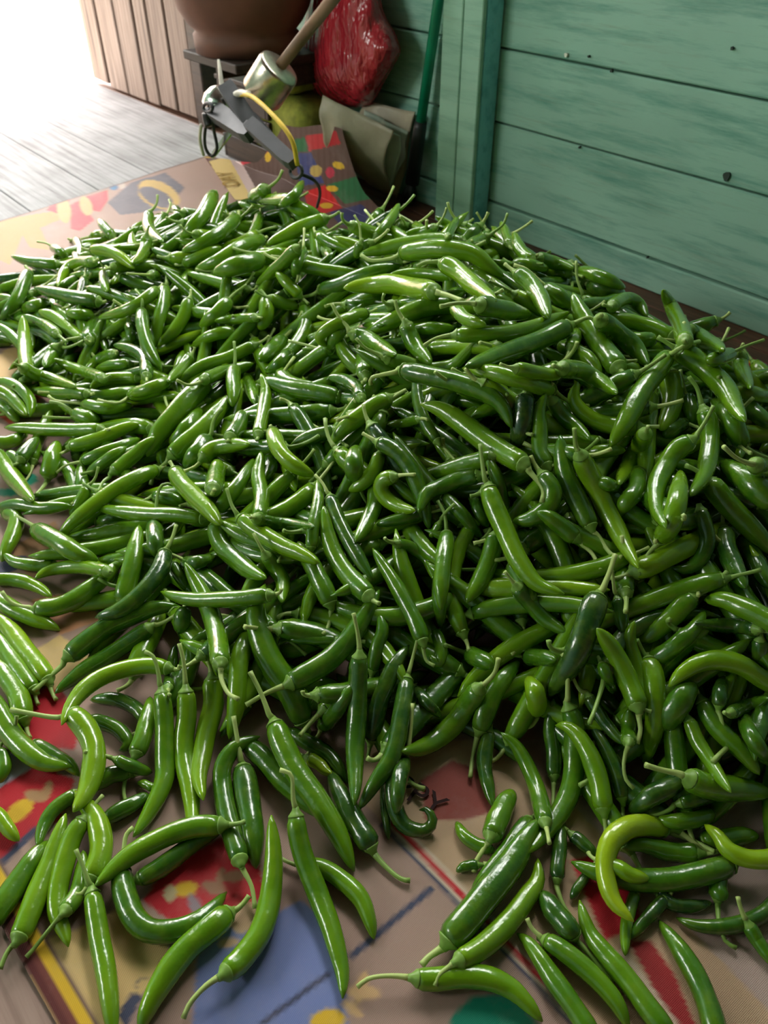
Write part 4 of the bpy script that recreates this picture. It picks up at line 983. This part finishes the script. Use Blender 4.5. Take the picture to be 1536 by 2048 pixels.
# the shape of the heap: photo points with their height above the floor
ctrl = []
for x, y, z in [(780, 455, .175), (900, 470, .18), (1010, 480, .17), (1100, 540, .16), (1250, 615, .14), (1400, 690, .12), (1536, 750, .11),
  (900, 620, .185), (760, 620, .165), (1050, 680, .18), (1000, 800, .17), (900, 950, .125), (1050, 1100, .105), (1250, 800, .155), (1350, 950, .14), (1450, 1100, .12),
  (1000, 1300, .065), (1350, 1300, .085), (1450, 1450, .06), (1350, 1600, .035), (1300, 1760, .008), (1500, 1700, .02), (1500, 1850, .0), (1200, 1800, 0), (1100, 1650, .008),
  (900, 1440, .044), (800, 1510, .028), (900, 1600, 0), (700, 1420, .046), (720, 1560, .015), (1030, 1480, .034), (650, 1250, .075), (500, 1350, .048), (560, 1480, .03), (500, 1560, .01), (400, 1600, 0), (250, 1500, .008), (200, 1600, 0), (600, 1650, 0),
  (300, 1300, .03), (330, 1120, .05), (550, 1050, .08), (650, 900, .115), (500, 850, .085), (300, 900, .055), (200, 1050, .03), (150, 950, .03), (60, 1000, 0), (90, 1150, .004), (60, 1270, .004), (100, 1380, 0), (20, 1120, 0),
  (600, 700, .10), (450, 740, .075), (250, 790, .05), (100, 800, .025), (20, 760, .0), (10, 880, .0),
  (560, 405, .115), (470, 470, .125), (600, 500, .105), (340, 520, .10), (320, 640, .075), (170, 600, .06), (60, 590, .035), (10, 640, .025), (420, 430, .085), (250, 470, .035), (660, 480, .08)]:
    p = ground(x, y, z); ctrl.append((p.x, p.y, z))
for p in [(60, 520), (0, 545), (160, 470), (280, 420), (400, 390), (470, 372), (650, 415), (610, 350), (700, 440)]:
    q = ground(*p); ctrl.append((q.x, q.y, -.01))
ctrl += [(.0, 1.34, -.01), (.16, 1.25, -.01), (.3, 1.14, -.005), (.45, .98, 0), (.58, .82, .0), (-.12, 1.42, 0), (.62, .6, .05), (.72, .4, .0), (.5, .3, .03), (.45, .15, 0), (.75, .7, -.01), (-.9, .9, 0), (-.85, 1.3, -.02), (-.7, .6, -.01), (-.4, .3, -.01), (0, .1, -.01), (.2, .1, -.01)]
ctrl = np.array(ctrl)
D = np.linalg.norm(ctrl[:, None, :2]-ctrl[None, :, :2], axis=2)
w_ = np.linalg.solve(D+np.eye(len(ctrl))*-.012, ctrl[:, 2])
gx, gy = np.meshgrid(gxs, gys, indexing='ij')
tgt = np.zeros_like(gx)
for (cx_, cy_, _), ww in zip(ctrl, w_): tgt += ww*np.hypot(gx-cx_, gy-cy_)
wn_ = (gx-W0[0])*WN[0]+(gy-W0[1])*WN[1]
tgt = np.where(wn_ < .10, 0, tgt); tgt = np.clip(tgt+.013*np.clip((tgt-.03)/.06, 0, 1), 0, .22)
tgt[gy > 1.75] = 0

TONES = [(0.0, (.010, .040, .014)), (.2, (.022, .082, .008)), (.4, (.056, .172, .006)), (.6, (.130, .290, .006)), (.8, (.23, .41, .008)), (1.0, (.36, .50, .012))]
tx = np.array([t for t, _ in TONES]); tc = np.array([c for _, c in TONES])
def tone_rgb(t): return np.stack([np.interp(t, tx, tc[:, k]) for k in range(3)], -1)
PS = np.array([0, .02, .06, .13, .35, .55, .72, .85, .93, .975, 1.0]); PR = np.array([.70, .87, .96, 1.0, 1.0, .97, .87, .68, .47, .27, .07])
def body_mesh(P, R, tone, seg, rs):
    n = len(P); s = np.linspace(0, 1, n)
    prof = np.interp(s, PS, PR)
    ph = rs.uniform(0, 6.28, 4); an = np.arange(seg)/seg*2*np.pi
    j = 1+.035*np.sin(s[:, None]*rs.uniform(9, 16)+ph[0]+np.sin(an+ph[1])[None]*1.2)+.03*np.cos(2*an[None]+ph[2]+3*s[:, None])
    V, Fc = tube(P, R*prof, seg, True, j)
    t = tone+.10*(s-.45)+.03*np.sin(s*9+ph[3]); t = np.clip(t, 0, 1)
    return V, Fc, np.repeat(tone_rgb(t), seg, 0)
def stem_curve(P0, T0, L, rs):
    d = -T0; bend = rs.normal(0, .55, 3); bend[2] = abs(bend[2])*.6
    u = np.linspace(0, 1, 7)[:, None]
    return P0+d*L*u+bend*L*.5*u**2
SG = np.array(lin(186, 202, 120)); SGD = np.array(lin(122, 158, 68))
def calyx_mesh(P0, T0, R, seg=10):
    """small cap over the shoulder"""
    pts = [P0+T0*.0014, P0+T0*.0004, P0-T0*.0012, P0-T0*.0032, P0-T0*.0056]
    return tube(pts, [R*.80, R*.78, R*.58, R*.38, R*.29], seg, True)
def stem_mesh(Q, R, seg=7):
    n = len(Q); s = np.linspace(0, 1, n)
    r = np.interp(s, [0, .15, .5, .9, 1], [.31, .25, .20, .21, .24])*max(R, .0068)
    return tube(Q, r, seg, True)

# 1) everything underneath: peppers dropped one after another until the heap has its shape
loose_V, loose_F, loose_M, loose_C, vk = [], [], [], [], 0
def add_loose(V, Fc, mi, C):
    global vk
    loose_V.append(V); loose_F.extend([[i+vk for i in f] for f in Fc]); loose_M.extend([mi]*len(Fc)); loose_C.append(np.broadcast_to(C, V.shape)); vk += len(V)
def arc(L, bend, n):
    s = np.linspace(-.5, .5, n)
    if abs(bend) < .02: return np.stack([s*L, np.zeros(n)], 1)
    r = L/bend; a = s*bend
    return np.stack([r*np.sin(a), r*(1-np.cos(a))-r*(1-math.cos(bend/2))*.5], 1)
filler = []
fails = 0
for it in range(9000):
    if it % 30 == 0:
        need = tgt-np.minimum(np.where(gy > .95, .014, np.where(gx < -.28, .018, np.where((gx > -.1) & (gx < .12) & (gy < .75), .042, .030))), np.where(gy < .29, .03, .35*tgt))-hm; ci, cj = np.where(need > .003)
        if len(ci) < 60: break
        wts = need[ci, cj]; wts = np.cumsum(wts)
    k = np.searchsorted(wts, RS.rand()*wts[-1]); i, j = ci[min(k, len(ci)-1)], cj[min(k, len(ci)-1)]
    L = RS.uniform(.095, .135); R = RS.uniform(.0078, .0098); yaw = RS.uniform(0, 6.283)
    bend = RS.normal(0, .45) if RS.rand() < .85 else RS.uniform(.9, 1.8)*RS.choice([-1, 1])
    q = arc(L, bend, 11); cs, sn = math.cos(yaw), math.sin(yaw)
    X = gxs[i]+q[:, 0]*cs-q[:, 1]*sn; Y = gys[j]+q[:, 0]*sn+q[:, 1]*cs
    prof = np.interp(np.linspace(0, 1, 11), PS, PR)*R
    S = hat(X, Y); S = np.maximum(S, np.maximum(hat(X+.004, Y), hat(X, Y+.004)))
    s = np.linspace(-.5, .5, 11); b1_, b0_ = np.polyfit(s, S, 1); b1_ = np.clip(b1_, -.7*L, .7*L)
    z = b0_+b1_*s; gap = np.sort(z-S-prof*.75); z += -gap[1]-.002
    z = np.maximum(z, .0035+prof)
    tg = tgt[np.clip(((X-GX0)/CELL).astype(int), 0, GNX-1), np.clip(((Y-GY0)/CELL).astype(int), 0, GNY-1)]
    if np.mean(z+prof-tg) > (.002 if gys[j] > .95 else (-.004 if gxs[i] < -.28 else (-.024 if -.1 < gxs[i] < .12 and gys[j] < .75 else -.012))) + (.008*(tg.mean() < .035) if gys[j] > .5 or gxs[i] < -.28 else 0) or (tg < .004).sum() > 4:
        fails += 1
        continue
    P = np.stack([X, Y, z], 1); stamp(P, prof)
    filler.append((P, R, np.clip(RS.normal(.47, .13), .1, .85)))
# 2) peppers read off the photograph, laid onto that heap one on top of another
def hit(px, py, r):
    d = np.stack([(px-768)/F, CT-(py-1024)/F*ST, -ST-(py-1024)/F*CT], -1)
    ts = np.arange(.30, 2.2, .003)
    P = CAM+d[:, None, :]*ts[None, :, None]
    h = hat(P[..., 0], P[..., 1])
    below = P[..., 2] <= h + (r*ts/F)[...]*.8 if np.ndim(r) == 0 else P[..., 2] <= h+.8*r[:, None]*ts/F
    idx = np.argmax(below, 1); ok = below.any(1)
    return np.where(ok, ts[idx], 9.), d
def parse(s): return np.array([[float(v) for v in q.split(',')] for q in s.split()]) if s else None
placed = []
order = sorted(range(len(TILES)), key=lambda i: TILES[i][5])
for i in order:
    row = TILES[i]; x0, y0, ss, bs_, w, lay, tone = row[:7]; label = row[7] if len(row) > 7 else None
    B = crom(parse(bs_)/3+np.array([x0, y0]), 22)
    rp = w/5.75
    t, d = hit(B[:, 0], B[:, 1], rp*np.interp(np.linspace(0, 1, 22), PS, PR))
    tm = np.percentile(t[t < 5], 35) if (t < 5).any() else 1.0
    t = np.minimum(t, tm+.035); s = np.linspace(-1, 1, 22)
    co = np.polyfit(s, t, 2); fit = np.polyval(co, s)
    fit += .95*min(0, np.percentile(t-fit, 7))
    R = rp*fit.mean()/F
    P = CAM+d*fit[:, None]
    P[:, 2] = np.maximum(P[:, 2], .0035+R*np.interp(np.linspace(0, 1, 22), PS, PR)*.95)
    prof = np.interp(np.linspace(0, 1, 22), PS, PR)*R
    T0 = (P[1]-P[0])/np.linalg.norm(P[1]-P[0])
    if ss:
        Sp = crom(np.vstack([parse(ss)[::-1]])/3+np.array([x0, y0]), 10)
        st_, sd = hit(Sp[:, 0], Sp[:, 1], 4.0)
        e = fit[0]-(fit[2]-fit[0])*np.linspace(0, 1.5, 10)
        u = np.linspace(0, 1, 10)
        tt = np.clip(np.minimum(st_, e), fit[0]-.035, fit[0]+.02)
        tt = np.polyval(np.polyfit(u, tt, 2), u); tt += (fit[0]-tt[0])*(1-u)
        Q = CAM+sd*tt[:, None]; Q[:, 2] = np.maximum(Q[:, 2], .006)
        Q = np.vstack([(P[0]-T0*.0042)[None], Q[1:]])
        if np.linalg.norm(Q[1]-Q[0]) < .002: Q = np.delete(Q, 1, 0)
        Q = crom(Q, 10)
    else:
        Q = stem_curve(P[0]-T0*.0042, T0, RS.uniform(.008, .016), RS)
        Q[:, 2] = np.maximum(Q[:, 2], .006)
    stamp(P, prof)
    area = np.linalg.norm(np.diff(B, axis=0), axis=1).sum()*w/3
    placed.append(dict(P=P, R=R, Q=Q, T0=T0, tone=tone, label=label, area=area, lay=lay, B=B))
placed.sort(key=lambda p: -p['area'] if p['label'] is None else -1e9)
def zone(p):
    x, y = p['B'].mean(0)
    if y < 760 and x < 640: return 'on the low heap by the grey floorboards'
    if y < 700: return 'on the crest near the teal wall'
    if x < 330 and y < 1350: return 'on the doorway-side edge of the heap'
    if x < 420 or y > 1560: return 'on the mat at the heap foot'
    if x < 680: return 'on the slope between the two heaps'
    if x < 1030: return 'in the dark front hollow'
    return 'on the wall-side slope'
def bend_word(p):
    P = p['P']; c = np.linalg.norm(P[-1]-P[0])/np.linalg.norm(np.diff(P, axis=0), axis=1).sum()
    return 'curved' if c < .88 else ('bent' if c < .975 else 'straight')
def tone_word(t): return 'dark green' if t < .33 else ('light green' if t >= .6 else 'mid green')
def size_words(p):
    L = np.linalg.norm(np.diff(p['P'], axis=0), axis=1).sum(); q = p['R']*2/L
    w = ['long' if L > .115 else ('short' if L < .07 else ''), 'plump' if q > .19 else ('slim' if q < .135 else '')]
    return ' '.join(x for x in w if x)
SWAP = [('the upper right slope', 'the upper slope near the wall'), ('the right slope', 'the wall-side slope'), ('the right heap foot', 'the heap foot'), ('the left slope', 'the doorway-side slope'),
 ('the left foreground chillies', 'others at the heap foot'), ('at the left edge of the heap', 'at the doorway-side edge of the heap'), ('on the left side', 'on the doorway side'), ('out over the left mat', 'out over the bare mat'), ('at the left edge', 'at the doorway-side edge'),
 ('right of the C-shaped one', 'beside the C-shaped one'), ('the right one of', 'the slimmer one of'), ('the left one of', 'the thicker one of'), (' left of ', ' beside '), (' hanging right of ', ' hanging beside '), (' with its stem to the left', ' with its stem trailing'), (' with its cream stem to the left', ' with its cream stem outstretched'), (', stem to the right', ', stem pointing to the wall'), (' raised to the left', ' raised'), ('slanting left down', 'slanting down')]
def relabel(t):
    for a, b in SWAP: t = t.replace(a, b)
    return t
for k, p in enumerate(placed):
    rs = np.random.RandomState(100+k)
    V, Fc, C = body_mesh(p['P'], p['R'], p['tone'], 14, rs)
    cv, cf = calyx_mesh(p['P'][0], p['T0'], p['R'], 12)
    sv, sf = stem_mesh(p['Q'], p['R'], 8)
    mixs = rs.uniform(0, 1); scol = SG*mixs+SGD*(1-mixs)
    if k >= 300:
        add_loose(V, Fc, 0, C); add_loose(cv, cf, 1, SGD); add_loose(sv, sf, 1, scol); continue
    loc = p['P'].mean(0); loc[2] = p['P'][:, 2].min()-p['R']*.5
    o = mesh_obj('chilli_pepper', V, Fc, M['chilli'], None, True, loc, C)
    c1 = mesh_obj('calyx', cv-loc, cf, M['stem'], o, True, None, np.broadcast_to(SGD, cv.shape))
    s1 = mesh_obj('stem', sv-loc, sf, M['stem'], o, True, None, np.broadcast_to(scol, sv.shape))
    z_ = zone(p)
    if p['label']: tagt(o, relabel(p['label']), 'chilli pepper', 'chillies '+z_)
    else:
        lb = ' '.join(x for x in (size_words(p), bend_word(p), tone_word(p['tone']), 'chilli,', 'stem showing,' if len(p['Q']) == 10 else 'stem hidden,', z_) if x)
        tagt(o, lb, 'chilli pepper', 'chillies '+z_)
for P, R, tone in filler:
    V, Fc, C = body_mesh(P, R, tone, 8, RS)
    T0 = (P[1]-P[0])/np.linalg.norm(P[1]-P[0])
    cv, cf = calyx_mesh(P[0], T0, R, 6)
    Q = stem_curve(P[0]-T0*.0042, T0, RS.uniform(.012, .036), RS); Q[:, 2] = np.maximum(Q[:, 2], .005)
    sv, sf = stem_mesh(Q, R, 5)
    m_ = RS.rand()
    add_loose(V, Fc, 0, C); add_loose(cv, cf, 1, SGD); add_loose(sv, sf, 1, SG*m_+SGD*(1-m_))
LV = np.vstack(loose_V)
heap = mesh_obj('chilli_heap', LV, loose_F, [M['chilli'], M['stem']], None, True, None, np.vstack(loose_C), loose_M)
tagt(heap, 'mass of glossy green chilli peppers filling the two heaps on the mat', 'chilli peppers'); heap['kind'] = 'stuff'
print('filler', len(filler), 'fails', fails, 'it', it, 'traced', len(placed), 'tris~', sum(len(f)-2 for f in loose_F))
